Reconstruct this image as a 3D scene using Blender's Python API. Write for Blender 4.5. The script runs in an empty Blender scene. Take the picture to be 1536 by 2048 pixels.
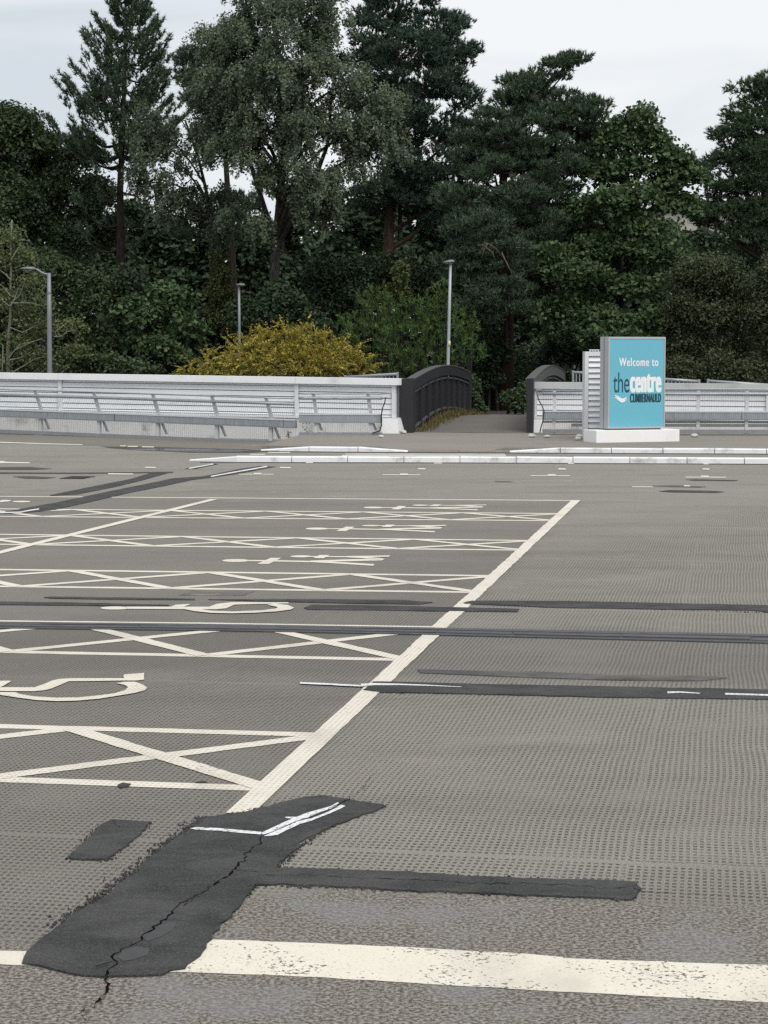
import bpy, math, random
import numpy as np
from mathutils import Vector

random.seed(7)
RNG = np.random.default_rng(11)
scene = bpy.context.scene
COL = scene.collection

# ------------------------------------------------------------------ camera
HC, FPX, PX0, PY0, HORIZON = 1.75, 3900.0, 768.0, 1024.0, 710.0
PITCH = math.atan((PY0 - HORIZON) / FPX)
cam_d = bpy.data.cameras.new('camera')
cam_d.sensor_fit = 'VERTICAL'
cam_d.sensor_height = 36.0
cam_d.lens = FPX / 2048.0 * 36.0
cam_d.clip_start, cam_d.clip_end = 0.1, 3000.0
cam = bpy.data.objects.new('camera', cam_d)
COL.objects.link(cam)
cam.location = (0, 0, HC)
cam.rotation_euler = (math.pi / 2 - PITCH, 0, 0)
scene.camera = cam

# ------------------------------------------------------------------ world, sun, exposure
SUN_EL, SUN_AZ = math.radians(52), math.radians(152)      # azimuth measured from +Y towards +X
world = bpy.data.worlds.new('World')
scene.world = world
world.use_nodes = True
nt = world.node_tree
nt.nodes.clear()


def node(t, kind, **kw):
    n = t.nodes.new(kind)
    for k, v in kw.items():
        setattr(n, k, v)
    return n


sky = node(nt, 'ShaderNodeTexSky', sky_type='NISHITA', sun_disc=False, sun_elevation=SUN_EL, sun_rotation=SUN_AZ,
           air_density=1.0, dust_density=2.0, ozone_density=1.0)
tc = node(nt, 'ShaderNodeTexCoord')
mp = node(nt, 'ShaderNodeMapping')
mp.inputs['Scale'].default_value = (1.0, 1.0, 3.2)
nz = node(nt, 'ShaderNodeTexNoise')
nz.inputs['Scale'].default_value = 4.2
nz.inputs['Detail'].default_value = 5.0
nz.inputs['Roughness'].default_value = 0.5
nz.inputs['Distortion'].default_value = 0.5
rmp = node(nt, 'ShaderNodeValToRGB')
rmp.color_ramp.elements[0].position, rmp.color_ramp.elements[0].color = 0.38, (5.0, 5.4, 5.8, 1)
rmp.color_ramp.elements[1].position, rmp.color_ramp.elements[1].color = 0.64, (6.85, 7.0, 7.1, 1)
mix = node(nt, 'ShaderNodeMix', data_type='RGBA')
mix.inputs['Factor'].default_value = 0.93
bg = node(nt, 'ShaderNodeBackground')
bg.inputs['Strength'].default_value = 0.1
wo = node(nt, 'ShaderNodeOutputWorld')
nt.links.new(tc.outputs['Generated'], mp.inputs['Vector'])
nt.links.new(mp.outputs['Vector'], nz.inputs['Vector'])
nt.links.new(nz.outputs['Fac'], rmp.inputs['Fac'])
nt.links.new(sky.outputs['Color'], mix.inputs['A'])
nt.links.new(rmp.outputs['Color'], mix.inputs['B'])
nt.links.new(mix.outputs['Result'], bg.inputs['Color'])
nt.links.new(bg.outputs['Background'], wo.inputs['Surface'])

sun_d = bpy.data.lights.new('sun', 'SUN')
sun_d.energy = 1.5
sun_d.angle = math.radians(40)
sun_d.color = (1.0, 0.96, 0.9)
sun = bpy.data.objects.new('sun', sun_d)
COL.objects.link(sun)
sd = Vector((math.sin(SUN_AZ) * math.cos(SUN_EL), math.cos(SUN_AZ) * math.cos(SUN_EL), math.sin(SUN_EL)))
sun.location = sd * 60
sun.rotation_euler = sd.to_track_quat('Z', 'Y').to_euler()

scene.view_settings.view_transform = 'Standard'
scene.view_settings.look = 'None'
scene.view_settings.exposure = 0.45
scene.view_settings.gamma = 1.0
scene.view_settings.use_curve_mapping = False
scene.cycles.max_bounces = 5
scene.cycles.diffuse_bounces = 3
scene.cycles.transparent_max_bounces = 6
scene.cycles.use_denoising = False

# ------------------------------------------------------------------ measuring helpers: a sight line of the photograph met with a real plane
CP, SP = math.cos(PITCH), math.sin(PITCH)


def ray(px, py):
    dx, dy = (px - PX0) / FPX, -(py - PY0) / FPX
    return Vector((dx, CP + dy * SP, -SP + dy * CP))


def G(px, py, z=0.0):
    d = ray(px, py)
    t = (z - HC) / d.z
    return Vector((d.x * t, d.y * t, z))


def AT(px, py, Y):
    d = ray(px, py)
    t = Y / d.y
    return Vector((d.x * t, Y, HC + d.z * t))


class VPlane:
    """upright plane through two ground points; s runs along it, n towards the car park"""
    def __init__(s, px0, d0, px1, d1):
        a, b = AT(px0, HORIZON, d0), AT(px1, HORIZON, d1)
        s.o = Vector((a.x, a.y, 0))
        t = Vector((b.x - a.x, b.y - a.y, 0))
        s.len = t.length
        s.t = t.normalized()
        s.n = Vector((s.t.y, -s.t.x, 0))

    def sz(s, px, py):
        d = ray(px, py)
        k = s.o.dot(s.n) / d.dot(s.n)
        p = Vector((0, 0, HC)) + d * k
        return (p - s.o).dot(s.t), p.z

    def s(s, px):
        return s.sz(px, 800)[0]

    def pt(s, a, n, z):
        p = s.o + s.t * a + s.n * n
        return Vector((p.x, p.y, z))


# ------------------------------------------------------------------ object helpers
class MB:
    def __init__(s):
        s.v, s.f = [], []

    def add(s, vs, fs):
        k = len(s.v)
        s.v += [tuple(p) for p in vs]
        s.f += [tuple(i + k for i in f) for f in fs]
        return s

    def hexa(s, b, t):
        """b, t: four lower and four upper corners, anticlockwise from above"""
        return s.add(list(b) + list(t), [(3, 2, 1, 0), (4, 5, 6, 7), (0, 1, 5, 4), (1, 2, 6, 5), (2, 3, 7, 6), (3, 0, 4, 7)])

    def box(s, x0, x1, y0, y1, z0, z1):
        q = lambda z: [(x0, y0, z), (x1, y0, z), (x1, y1, z), (x0, y1, z)]
        return s.hexa(q(z0), q(z1))

    def fbox(s, P, s0, s1, n0, n1, z0, z1, shear=0.0, lean=0.0):
        """box in a VPlane frame; n1 > n0 (n1 is the face towards the car park); lean moves the top along n"""
        dz = lambda a: shear * a
        q = lambda z, l: [P.pt(s0, n1 + l, z + dz(s0)), P.pt(s1, n1 + l, z + dz(s1)), P.pt(s1, n0 + l, z + dz(s1)), P.pt(s0, n0 + l, z + dz(s0))]
        return s.hexa(q(z0, 0), q(z1, lean))

    def prism(s, poly, z0, z1):
        n = len(poly)
        vs = [(p[0], p[1], z0) for p in poly] + [(p[0], p[1], z1) for p in poly]
        return s.add(vs, [tuple(range(n, 2 * n))] + [(i, (i + 1) % n, n + (i + 1) % n, n + i) for i in range(n)])

    def sheet(s, poly, z):
        return s.add([(p[0], p[1], z) for p in poly], [tuple(range(len(poly)))])

    def tube(s, pts, rads, n=6, cap=True):
        pts = [Vector(p) for p in pts]
        k = len(s.v)
        ref = Vector((0.31, 0.95, 0.05))
        for i, p in enumerate(pts):
            d = (pts[min(i + 1, len(pts) - 1)] - pts[max(i - 1, 0)]).normalized()
            a = d.cross(ref)
            if a.length < 1e-3:
                a = d.cross(Vector((1, 0, 0)))
            a.normalize()
            b = d.cross(a)
            for j in range(n):
                th = 2 * math.pi * j / n
                s.v.append(tuple(p + (a * math.cos(th) + b * math.sin(th)) * rads[i]))
        for i in range(len(pts) - 1):
            for j in range(n):
                a0, a1 = k + i * n + j, k + i * n + (j + 1) % n
                s.f.append((a0, a0 + n, a1 + n, a1))
        if cap:
            s.f.append(tuple(k + j for j in range(n)))
            s.f.append(tuple(k + (len(pts) - 1) * n + (n - 1 - j) for j in range(n)))
        return s

    def build(s, name, mat, parent=None, smooth=False, bevel=0.0):
        me = bpy.data.meshes.new(name)
        me.from_pydata(s.v, [], s.f)
        me.validate()
        if smooth:
            me.shade_smooth()
        return put(name, me, mat, parent, bevel)


def put(name, me, mat, parent=None, bevel=0.0):
    if mat is not None and not me.materials:
        me.materials.append(mat)
    o = bpy.data.objects.new(name, me)
    COL.objects.link(o)
    if parent is not None:
        o.parent = parent
        o.matrix_parent_inverse = parent.matrix_basis.inverted()
    if bevel:
        m = o.modifiers.new('edge', 'BEVEL')
        m.width, m.segments, m.limit_method = bevel, 2, 'ANGLE'
    return o


def tag(o, label, cat=None, group=None, kind=None):
    if label:
        o['label'] = label
    if cat:
        o['category'] = cat
    if group:
        o['group'] = group
    if kind:
        o['kind'] = kind
    return o


def empty(name, loc):
    o = bpy.data.objects.new(name, None)
    o.empty_display_size = 0.3
    COL.objects.link(o)
    o.location = loc
    return o


# ------------------------------------------------------------------ materials
class Mat:
    def __init__(s, name):
        s.m = bpy.data.materials.new(name)
        s.m.use_nodes = True
        s.t = s.m.node_tree
        s.b = s.t.nodes['Principled BSDF']

    def n(s, kind, **kw):
        return node(s.t, kind, **kw)

    def l(s, a, b):
        s.t.links.new(a, b)

    def math(s, op, a, b=None, c=None, clamp=False):
        n = s.n('ShaderNodeMath', operation=op, use_clamp=clamp)
        for i, x in enumerate((a, b, c)):
            if x is None:
                continue
            if isinstance(x, (int, float)):
                n.inputs[i].default_value = x
            else:
                s.l(x, n.inputs[i])
        return n.outputs[0]

    def sstep(s, x, lo, hi):
        n = s.n('ShaderNodeMapRange', interpolation_type='SMOOTHSTEP')
        s.l(x, n.inputs['Value'])
        n.inputs['From Min'].default_value, n.inputs['From Max'].default_value = lo, hi
        return n.outputs['Result']

    def noise(s, vec, scale, detail=4, rough=0.55, dist=0.0):
        n = s.n('ShaderNodeTexNoise')
        n.inputs['Scale'].default_value, n.inputs['Detail'].default_value = scale, detail
        n.inputs['Roughness'].default_value, n.inputs['Distortion'].default_value = rough, dist
        if vec is not None:
            s.l(vec, n.inputs['Vector'])
        return n.outputs['Fac']

    def mixc(s, fac, a, b, blend='MIX'):
        n = s.n('ShaderNodeMix', data_type='RGBA', blend_type=blend)
        for key, x in (('Factor', fac), ('A', a), ('B', b)):
            if isinstance(x, (int, float)):
                n.inputs[key].default_value = x
            elif isinstance(x, tuple):
                n.inputs[key].default_value = x + (1,) if len(x) == 3 else x
            else:
                s.l(x, n.inputs[key])
        return n.outputs['Result']

    def pos(s):
        return s.n('ShaderNodeNewGeometry').outputs['Position']

    def scaled(s, vec, sc):
        n = s.n('ShaderNodeVectorMath', operation='MULTIPLY')
        s.l(vec, n.inputs[0])
        n.inputs[1].default_value = sc
        return n.outputs[0]

    def bump(s, h, strength, dist):
        n = s.n('ShaderNodeBump')
        n.inputs['Strength'].default_value, n.inputs['Distance'].default_value = strength, dist
        s.l(h, n.inputs['Height'])
        s.l(n.outputs['Normal'], s.b.inputs['Normal'])

    def col(s, c):
        if isinstance(c, tuple):
            s.b.inputs['Base Color'].default_value = c + (1,)
        else:
            s.l(c, s.b.inputs['Base Color'])
        return s

    def set(s, rough=0.7, metal=0.0, spec=0.5):
        s.b.inputs['Roughness'].default_value = rough
        s.b.inputs['Metallic'].default_value = metal
        s.b.inputs['Specular IOR Level'].default_value = spec
        return s


def plain(name, c, rough=0.7, metal=0.0, var=0.15, scale=6.0, spec=0.5, stretch=(1, 1, 1), dirt=None, dirt_amt=0.0):
    """painted or bare surface with uneven tone and, if asked, blotchy grime"""
    m = Mat(name).set(rough, metal, spec)
    p = m.scaled(m.pos(), stretch)
    f = m.noise(p, scale, 5)
    lo = tuple(max(0, x * (1 - var)) for x in c)
    hi = tuple(min(1, x * (1 + var)) for x in c)
    o = m.mixc(f, lo, hi)
    if dirt:
        g = m.sstep(m.noise(p, scale * 0.6, 7, 0.65), 0.5, 0.75)
        o = m.mixc(m.math('MULTIPLY', g, dirt_amt), o, dirt)
    m.col(o)
    return m.m


ALPHA = math.radians(10.3)                                   # bearing of the parking bays
UAX, VAX = Vector((math.cos(ALPHA), -math.sin(ALPHA), 0)), Vector((math.sin(ALPHA), math.cos(ALPHA), 0))


def uv(p):
    return p.dot(UAX), p.dot(VAX)


def uv_nodes(m):
    p = m.pos()
    out = []
    for ax in (UAX, VAX):
        d = m.n('ShaderNodeVectorMath', operation='DOT_PRODUCT')
        m.l(p, d.inputs[0])
        d.inputs[1].default_value = ax
        out.append(d.outputs['Value'])
    return p, out[0], out[1]


V_ROAD = uv(G(1000, 1792))[1]                                # the plain road strip starts nearer than this
V_ROAD_L = uv(G(60, 1885))[1]
U_PATCH = uv(G(420, 1830))[0]
U_BAY = uv(G(640, 1475))[0]
PU, PV = 0.0246, 0.039                                       # pitch of the imprinted dimples


def dimple_nodes(m, p, u, v):
    """rows of small oblong dents rolled into the surfacing; returns dent mask and the mask of where it was rolled"""
    w = m.noise(p, 0.8, 1)
    w2 = m.noise(p, 7.0, 2)
    u2 = m.math('ADD', u, m.math('ADD', m.math('MULTIPLY', w, 0.06), m.math('MULTIPLY', w2, 0.003)))
    v2 = m.math('ADD', v, m.math('MULTIPLY', w2, 0.018))
    cell_v = m.math('FLOOR', m.math('DIVIDE', v, 3.35))
    cell_u = m.math('FLOOR', m.math('DIVIDE', m.math('ADD', u, 0.35), 2.4))
    u2 = m.math('ADD', u2, m.math('MULTIPLY', cell_v, 0.37 * PU))
    v2 = m.math('ADD', v2, m.math('MULTIPLY', cell_u, 0.41 * PV))
    sv = m.math('ABSOLUTE', m.math('SUBTRACT', m.math('FRACT', m.math('DIVIDE', m.math('ADD', v, m.math('MULTIPLY', w2, 0.05)), 3.35)), 0.5))
    su = m.math('ABSOLUTE', m.math('SUBTRACT', m.math('FRACT', m.math('DIVIDE', m.math('ADD', u, m.math('ADD', 0.35, m.math('MULTIPLY', w2, 0.03))), 2.4)), 0.5))
    seam = m.math('MULTIPLY', m.math('SUBTRACT', 1.0, m.sstep(sv, 0.491, 0.496)), m.math('SUBTRACT', 1.0, m.math('MULTIPLY', m.sstep(su, 0.494, 0.499), 0.45)))
    cu = m.math('COSINE', m.math('MULTIPLY', u2, 2 * math.pi / PU))
    cv = m.math('COSINE', m.math('MULTIPLY', v2, 2 * math.pi / PV))
    d = m.math('MULTIPLY', m.sstep(cu, -0.25, 0.35), m.sstep(cv, -0.25, 0.4))
    d = m.math('MULTIPLY', d, m.math('ADD', 0.6, m.math('MULTIPLY', m.sstep(m.noise(p, 26, 2), 0.3, 0.6), 0.4)))
    # zones: not on the plain strip near the camera, not on the smooth screed far left
    big = m.noise(p, 0.55, 4)
    lim = m.sstep(m.math('ADD', u, m.math('MULTIPLY', big, 0.3)), U_PATCH - 0.25, U_PATCH + 0.55)
    limv = m.math('ADD', m.math('MULTIPLY', lim, V_ROAD - V_ROAD_L), V_ROAD_L)
    rag = m.math('MULTIPLY', m.math('SUBTRACT', m.noise(p, 9.0, 4), 0.5), 0.35)
    z1 = m.sstep(m.math('ADD', m.math('SUBTRACT', v, limv), rag), -0.06, 0.10)
    far = m.math('ADD', m.math('SUBTRACT', m.math('MULTIPLY', u, 2.1), v), m.math('MULTIPLY', big, 5.0))
    z2 = m.sstep(far, -22.5, -16.5)
    worn = m.sstep(m.noise(p, 1.4, 4, 0.6), 0.34, 0.54)
    z2 = m.math('MULTIPLY', z2, seam)
    z = m.math('MULTIPLY', m.math('MULTIPLY', z1, z2), m.math('ADD', m.math('MULTIPLY', worn, 0.45), 0.55))
    return m.math('MULTIPLY', d, z), z1


def mat_deck():
    m = Mat('worn_deck_surfacing').set(0.9, 0, 0.25)
    p, u, v = uv_nodes(m)
    d, rolled = dimple_nodes(m, p, u, v)
    grit = m.noise(p, 150, 2, 0.7)
    grit2 = m.noise(p, 75, 3, 0.7)
    blotch = m.noise(p, 1.3, 6, 0.6)
    broad = m.noise(p, 0.22, 4)
    streak = m.noise(m.scaled(p, (0.35, 1.4, 1)), 0.9, 6, 0.6)
    base = m.mixc(broad, (0.222, 0.207, 0.184), (0.280, 0.262, 0.234))
    base = m.mixc(m.math('MULTIPLY', m.sstep(streak, 0.46, 0.70), 0.48), base, (0.165, 0.151, 0.137))
    base = m.mixc(m.math('MULTIPLY', m.sstep(blotch, 0.52, 0.75), 0.55), base, (0.315, 0.297, 0.270))
    moss = m.math('MULTIPLY', m.sstep(m.noise(p, 2.3, 6, 0.65), 0.55, 0.75), 0.35)
    base = m.mixc(moss, base, (0.205, 0.206, 0.157))
    rust = m.math('MULTIPLY', m.sstep(m.noise(p, 1.9, 5, 0.6, 0.6), 0.60, 0.78), 0.35)
    base = m.mixc(rust, base, (0.262, 0.195, 0.158))
    band = m.math('MULTIPLY', m.sstep(v, uv(G(700, 1345))[1] - 0.25, uv(G(700, 1345))[1] + 0.1), m.math('SUBTRACT', 1.0, m.sstep(v, uv(G(700, 1262))[1] - 0.1, uv(G(700, 1262))[1] + 0.2)))
    base = m.mixc(m.math('MULTIPLY', band, m.math('ADD', 0.25, m.math('MULTIPLY', blotch, 0.5))), base, (0.150, 0.136, 0.124))
    bay = m.math('SUBTRACT', 1.0, m.sstep(m.math('ADD', u, m.math('MULTIPLY', m.math('SUBTRACT', blotch, 0.5), 0.5)), U_BAY - 0.12, U_BAY + 0.16))
    bay = m.math('MULTIPLY', bay, m.math('SUBTRACT', 1.0, m.sstep(v, uv(G(700, 1003))[1] - 0.4, uv(G(700, 1003))[1] + 1.2)))
    base = m.mixc(m.math('MULTIPLY', bay, 0.42), base, (0.132, 0.121, 0.110))
    # plain road strip: darker, browner macadam with pale stones
    mac = m.mixc(m.sstep(grit2, 0.4, 0.62), (0.082, 0.071, 0.060), (0.300, 0.272, 0.238))
    mac = m.mixc(m.math('MULTIPLY', m.sstep(m.noise(p, 2.6, 5, 0.6), 0.5, 0.62), 0.45), mac, (0.225, 0.223, 0.222))
    gfar = m.mixc(m.sstep(grit, 0.38, 0.62), (0.60, 0.60, 0.60), (1.34, 1.33, 1.31))
    base = m.mixc(1.0, base, gfar, 'MULTIPLY')
    out = m.mixc(rolled, mac, base)
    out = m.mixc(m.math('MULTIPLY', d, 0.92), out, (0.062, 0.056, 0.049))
    spot = m.sstep(m.noise(p, 14, 2), 0.80, 0.86)
    out = m.mixc(spot, out, (0.03, 0.028, 0.025))
    m.col(out)
    h = m.math('SUBTRACT', m.math('ADD', m.math('MULTIPLY', grit2, 0.5), m.math('MULTIPLY', grit, 0.35)), d)
    m.bump(h, 0.9, 0.004)
    return m.m


def mat_paint(name, c, wear, cream=0.0):
    """thermoplastic or tape marking that dips with the dents and has lost chips"""
    m = Mat(name).set(0.75, 0, 0.3)
    p, u, v = uv_nodes(m)
    d, rolled = dimple_nodes(m, p, u, v)
    n1 = m.noise(p, 55, 6, 0.68)
    n2 = m.noise(p, 3.0, 4)
    chip = m.sstep(m.math('ADD', n1, m.math('MULTIPLY', m.math('SUBTRACT', n2, 0.5), 0.55)), 0.70 - wear, 0.735 - wear)
    tone = m.mixc(m.noise(p, 5.0, 5), tuple(x * 0.86 for x in c), c)
    tone = m.mixc(m.math('MULTIPLY', m.sstep(m.noise(p, 110, 2), 0.48, 0.66), 0.30), tone, (0.45, 0.42, 0.36))
    scuff = m.math('MULTIPLY', m.sstep(m.noise(m.scaled(p, (1.0, 0.5, 1)), 2.1, 6, 0.65), 0.48, 0.70), 0.38)
    tone = m.mixc(scuff, tone, (0.40, 0.36, 0.30))
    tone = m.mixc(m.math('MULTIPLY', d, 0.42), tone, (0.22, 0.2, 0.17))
    out = m.mixc(chip, tone, (0.13, 0.115, 0.098))
    m.col(out)
    m.bump(m.math('SUBTRACT', m.math('MULTIPLY', n1, 0.4), d), 0.7, 0.003)
    return m.m


def mat_tar(name, c, fine=115):
    m = Mat(name).set(0.85, 0, 0.3)
    p, u, v = uv_nodes(m)
    q = m.scaled(p, (0.8, 1.25, 1))
    a, b, g = m.noise(q, 4, 5, 0.65, 0.6), m.noise(q, 36, 5, 0.72, 0.3), m.noise(p, fine, 3, 0.7)
    o = m.mixc(m.sstep(a, 0.3, 0.7), tuple(x * 0.6 for x in c), tuple(x * 1.5 for x in c))
    o = m.mixc(m.math('MULTIPLY', m.sstep(b, 0.55, 0.75), 0.6), o, tuple(x * 0.45 for x in c))
    o = m.mixc(m.math('MULTIPLY', m.sstep(g, 0.50, 0.62), 0.30), o, (0.17, 0.185, 0.18))
    m.col(o)
    m.bump(m.math('ADD', m.math('MULTIPLY', b, 1.0), m.math('MULTIPLY', g, 0.6)), 1.0, 0.012)
    return m.m


def mat_asphalt(name, lo, hi, scale=60):
    m = Mat(name).set(0.92, 0, 0.25)
    p = m.pos()
    g = m.noise(p, scale, 4, 0.7)
    o = m.mixc(m.noise(m.scaled(p, (0.4, 1.5, 1)), 0.9, 6, 0.6), lo, hi)
    o = m.mixc(1.0, o, m.mixc(m.sstep(g, 0.3, 0.7), (0.8, 0.8, 0.8), (1.2, 1.2, 1.2)), 'MULTIPLY')
    m.col(o)
    m.bump(g, 0.7, 0.005)
    return m.m


def mat_leaf(name, lo, hi, rough=0.6, trans=0.15, spec=0.3):
    """leaf tint varies from leaf to leaf through a stored value"""
    m = Mat(name).set(rough, 0, spec)
    a = m.n('ShaderNodeAttribute', attribute_name='tint')
    c = m.mixc(a.outputs['Fac'], lo, hi)
    m.col(c)
    t = m.n('ShaderNodeBsdfTranslucent')
    m.l(m.mixc(1.0, c, (1.2, 1.35, 0.8), 'MULTIPLY'), t.inputs['Color'])
    mx = m.n('ShaderNodeMixShader')
    mx.inputs[0].default_value = trans
    m.l(m.b.outputs[0], mx.inputs[1])
    m.l(t.outputs[0], mx.inputs[2])
    m.l(mx.outputs[0], m.t.nodes['Material Output'].inputs['Surface'])
    return m.m


def mat_bark(name, lo, hi, sc=5):
    m = Mat(name).set(0.9, 0, 0.2)
    p = m.scaled(m.pos(), (3, 3, 0.8))
    f = m.noise(p, sc, 6, 0.65)
    m.col(m.mixc(m.sstep(f, 0.3, 0.7), lo, hi))
    m.bump(f, 0.8, 0.03)
    return m.m


M = {}
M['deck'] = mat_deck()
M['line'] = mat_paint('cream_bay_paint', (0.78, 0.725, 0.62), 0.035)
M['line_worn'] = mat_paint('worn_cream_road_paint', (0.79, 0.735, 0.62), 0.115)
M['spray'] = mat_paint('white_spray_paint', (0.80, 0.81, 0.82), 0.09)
M['tar'] = mat_tar('dark_tar_repair', (0.048, 0.046, 0.045))
M['tar_strip'] = mat_tar('old_tar_strip', (0.050, 0.048, 0.047))
M['tar_faint'] = mat_tar('faded_tar_strip', (0.105, 0.100, 0.094))
M['screed'] = mat_tar('pale_screed_repair', (0.195, 0.175, 0.160))
M['seal'] = plain('grey_crack_sealant', (0.052, 0.053, 0.054), 0.85, var=0.4, scale=14)
M['crack'] = plain('crack_void', (0.008, 0.0075, 0.007), 1.0, spec=0.0)
M['rubber'] = plain('joint_rubber', (0.045, 0.048, 0.052), 0.55, var=0.3, scale=12, dirt=(0.12, 0.11, 0.1), dirt_amt=0.5)
M['joint_metal'] = plain('joint_cover_metal', (0.075, 0.078, 0.082), 0.65, 0.1, var=0.3, scale=9, dirt=(0.05, 0.048, 0.045), dirt_amt=0.8)
M['road'] = mat_asphalt('brown_access_road', (0.150, 0.132, 0.115), (0.225, 0.205, 0.180), 40)
M['footway'] = mat_asphalt('pale_footway', (0.200, 0.184, 0.160), (0.285, 0.262, 0.228), 40)
M['bridge_path'] = mat_asphalt('bridge_path', (0.120, 0.108, 0.098), (0.175, 0.158, 0.142), 40)
M['kerb'] = plain('white_kerb_paint', (0.82, 0.82, 0.84), 0.7, var=0.07, scale=5, dirt=(0.28, 0.26, 0.24), dirt_amt=0.75)
M['kerb_bare'] = plain('bare_kerb_concrete', (0.22, 0.21, 0.19), 0.9, var=0.3, scale=9)
M['coping'] = plain('white_coping', (0.85, 0.86, 0.87), 0.5, var=0.04, scale=2, dirt=(0.42, 0.42, 0.4), dirt_amt=0.45)
M['coping_grey'] = plain('grey_coping', (0.50, 0.51, 0.50), 0.6, var=0.08, scale=2, dirt=(0.3, 0.3, 0.28), dirt_amt=0.5)
M['board'] = plain('white_cladding', (0.80, 0.82, 0.84), 0.5, var=0.05, scale=1.5, stretch=(1, 1, 6), dirt=(0.5, 0.51, 0.5), dirt_amt=0.45)
M['board_gap'] = plain('cladding_backing', (0.14, 0.15, 0.16), 0.8)
M['plinth'] = plain('white_painted_concrete', (0.70, 0.70, 0.69), 0.8, var=0.12, scale=3, dirt=(0.22, 0.21, 0.19), dirt_amt=0.8)
M['steel_white'] = plain('white_steel', (0.74, 0.75, 0.77), 0.45, var=0.05)
M['galv'] = plain('galvanised_steel', (0.36, 0.39, 0.42), 0.45, 0.35, var=0.25, scale=8, stretch=(3, 3, 0.6), dirt=(0.16, 0.17, 0.17), dirt_amt=0.5)
M['galv_lit'] = plain('lit_galvanised_lip', (0.62, 0.65, 0.67), 0.45, 0.3, var=0.15, scale=8)  # lit top lip of the barrier beam: the highlight is put into the colour
M['galv_mid'] = plain('dull_zinc_posts', (0.54, 0.56, 0.57), 0.55, 0.05, var=0.2, scale=10)
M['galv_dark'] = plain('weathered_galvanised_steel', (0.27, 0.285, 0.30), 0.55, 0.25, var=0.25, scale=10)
M['bridge_black'] = plain('black_bridge_paint', (0.017, 0.017, 0.022), 0.5, var=0.25, scale=5, stretch=(4, 4, 0.8), dirt=(0.04, 0.04, 0.045), dirt_amt=0.5)
M['bridge_top'] = plain('weathered_arch_timber', (0.075, 0.075, 0.074), 0.75, var=0.3, scale=6, stretch=(5, 5, 1), dirt=(0.05, 0.05, 0.05), dirt_amt=0.5)
M['sign_blue'] = plain('sign_sky_blue', (0.150, 0.475, 0.60), 0.35, var=0.05, scale=1.2, dirt=(0.26, 0.55, 0.66), dirt_amt=0.35)
M['sign_alu'] = plain('sign_aluminium', (0.50, 0.51, 0.52), 0.4, 0.3, var=0.08, scale=2, stretch=(1, 1, 0.3))
M['white_print'] = plain('white_lettering', (0.85, 0.87, 0.88), 0.4, var=0.02)
M['teal_print'] = plain('dark_teal_lettering', (0.012, 0.072, 0.095), 0.4, var=0.05)
M['plinth_white'] = plain('bright_white_plinth', (0.88, 0.88, 0.87), 0.6, var=0.03, scale=2, dirt=(0.5, 0.5, 0.48), dirt_amt=0.3)
M['lamp_grey'] = plain('grey_lamp_column', (0.23, 0.245, 0.265), 0.5, 0.2, var=0.1, scale=4)
M['lamp_pale'] = plain('pale_galvanised_column', (0.40, 0.44, 0.45), 0.5, 0.2, var=0.1, scale=4)
M['lamp_head'] = plain('lamp_housing', (0.20, 0.21, 0.21), 0.5, 0.2, var=0.1)
M['lens'] = plain('lamp_lens', (0.5, 0.5, 0.48), 0.2)
M['yellow'] = plain('pale_yellow_band', (0.62, 0.60, 0.33), 0.6)
M['cable'] = plain('black_cable', (0.02, 0.02, 0.02), 0.6)
M['stone'] = plain('whitewashed_stone', (0.55, 0.54, 0.52), 0.85, var=0.25, scale=12, dirt=(0.2, 0.19, 0.17), dirt_amt=0.7)
M['soil'] = plain('leaf_litter', (0.030, 0.026, 0.019), 0.95, var=0.5, scale=3)
M['far_wall'] = plain('beige_render', (0.42, 0.40, 0.36), 0.8, var=0.05)
M['far_roof'] = plain('roof_edge', (0.06, 0.06, 0.06), 0.7)
M['iron'] = plain('cast_iron', (0.03, 0.03, 0.03), 0.7, 0.3)
wet = Mat('puddle_water').set(0.04, 0, 0.5)
wet.col((0.055, 0.056, 0.053))
M['wet'] = wet.m
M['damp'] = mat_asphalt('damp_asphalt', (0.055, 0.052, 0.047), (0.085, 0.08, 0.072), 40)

M['bark_pine'] = mat_bark('pine_bark', (0.014, 0.012, 0.010), (0.042, 0.034, 0.028))
M['bark_red'] = mat_bark('red_pine_bark', (0.026, 0.017, 0.013), (0.074, 0.046, 0.034))
M['bark_birch'] = mat_bark('birch_bark', (0.022, 0.020, 0.018), (0.095, 0.088, 0.076))
M['bark_pale'] = mat_bark('pale_ash_bark', (0.13, 0.125, 0.095), (0.30, 0.29, 0.23))
M['bark_dark'] = mat_bark('dark_bark', (0.016, 0.014, 0.012), (0.045, 0.040, 0.033))
M['bark_bare'] = mat_bark('bare_deadwood', (0.055, 0.044, 0.034), (0.15, 0.12, 0.09))
M['leaf_pine'] = mat_leaf('pine_needles', (0.039, 0.067, 0.041), (0.108, 0.156, 0.094), trans=0.08)
M['leaf_pine_blue'] = mat_leaf('dark_blue_pine_needles', (0.031, 0.057, 0.043), (0.087, 0.134, 0.092), trans=0.08)
M['leaf_mugo'] = mat_leaf('bright_pine_shoots', (0.033, 0.070, 0.023), (0.126, 0.200, 0.056), trans=0.1)
M['leaf_birch'] = mat_leaf('birch_leaves', (0.050, 0.068, 0.042), (0.130, 0.169, 0.103))
M['leaf_syc'] = mat_leaf('sycamore_leaves', (0.031, 0.060, 0.027), (0.098, 0.152, 0.063))
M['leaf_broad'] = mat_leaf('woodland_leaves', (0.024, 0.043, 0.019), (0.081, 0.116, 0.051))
M['leaf_dark'] = mat_leaf('shade_coloured_leaves', (0.017, 0.035, 0.016), (0.051, 0.081, 0.039))  # woodland leaves darkened, shade of the deep wood put into the colour
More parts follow.
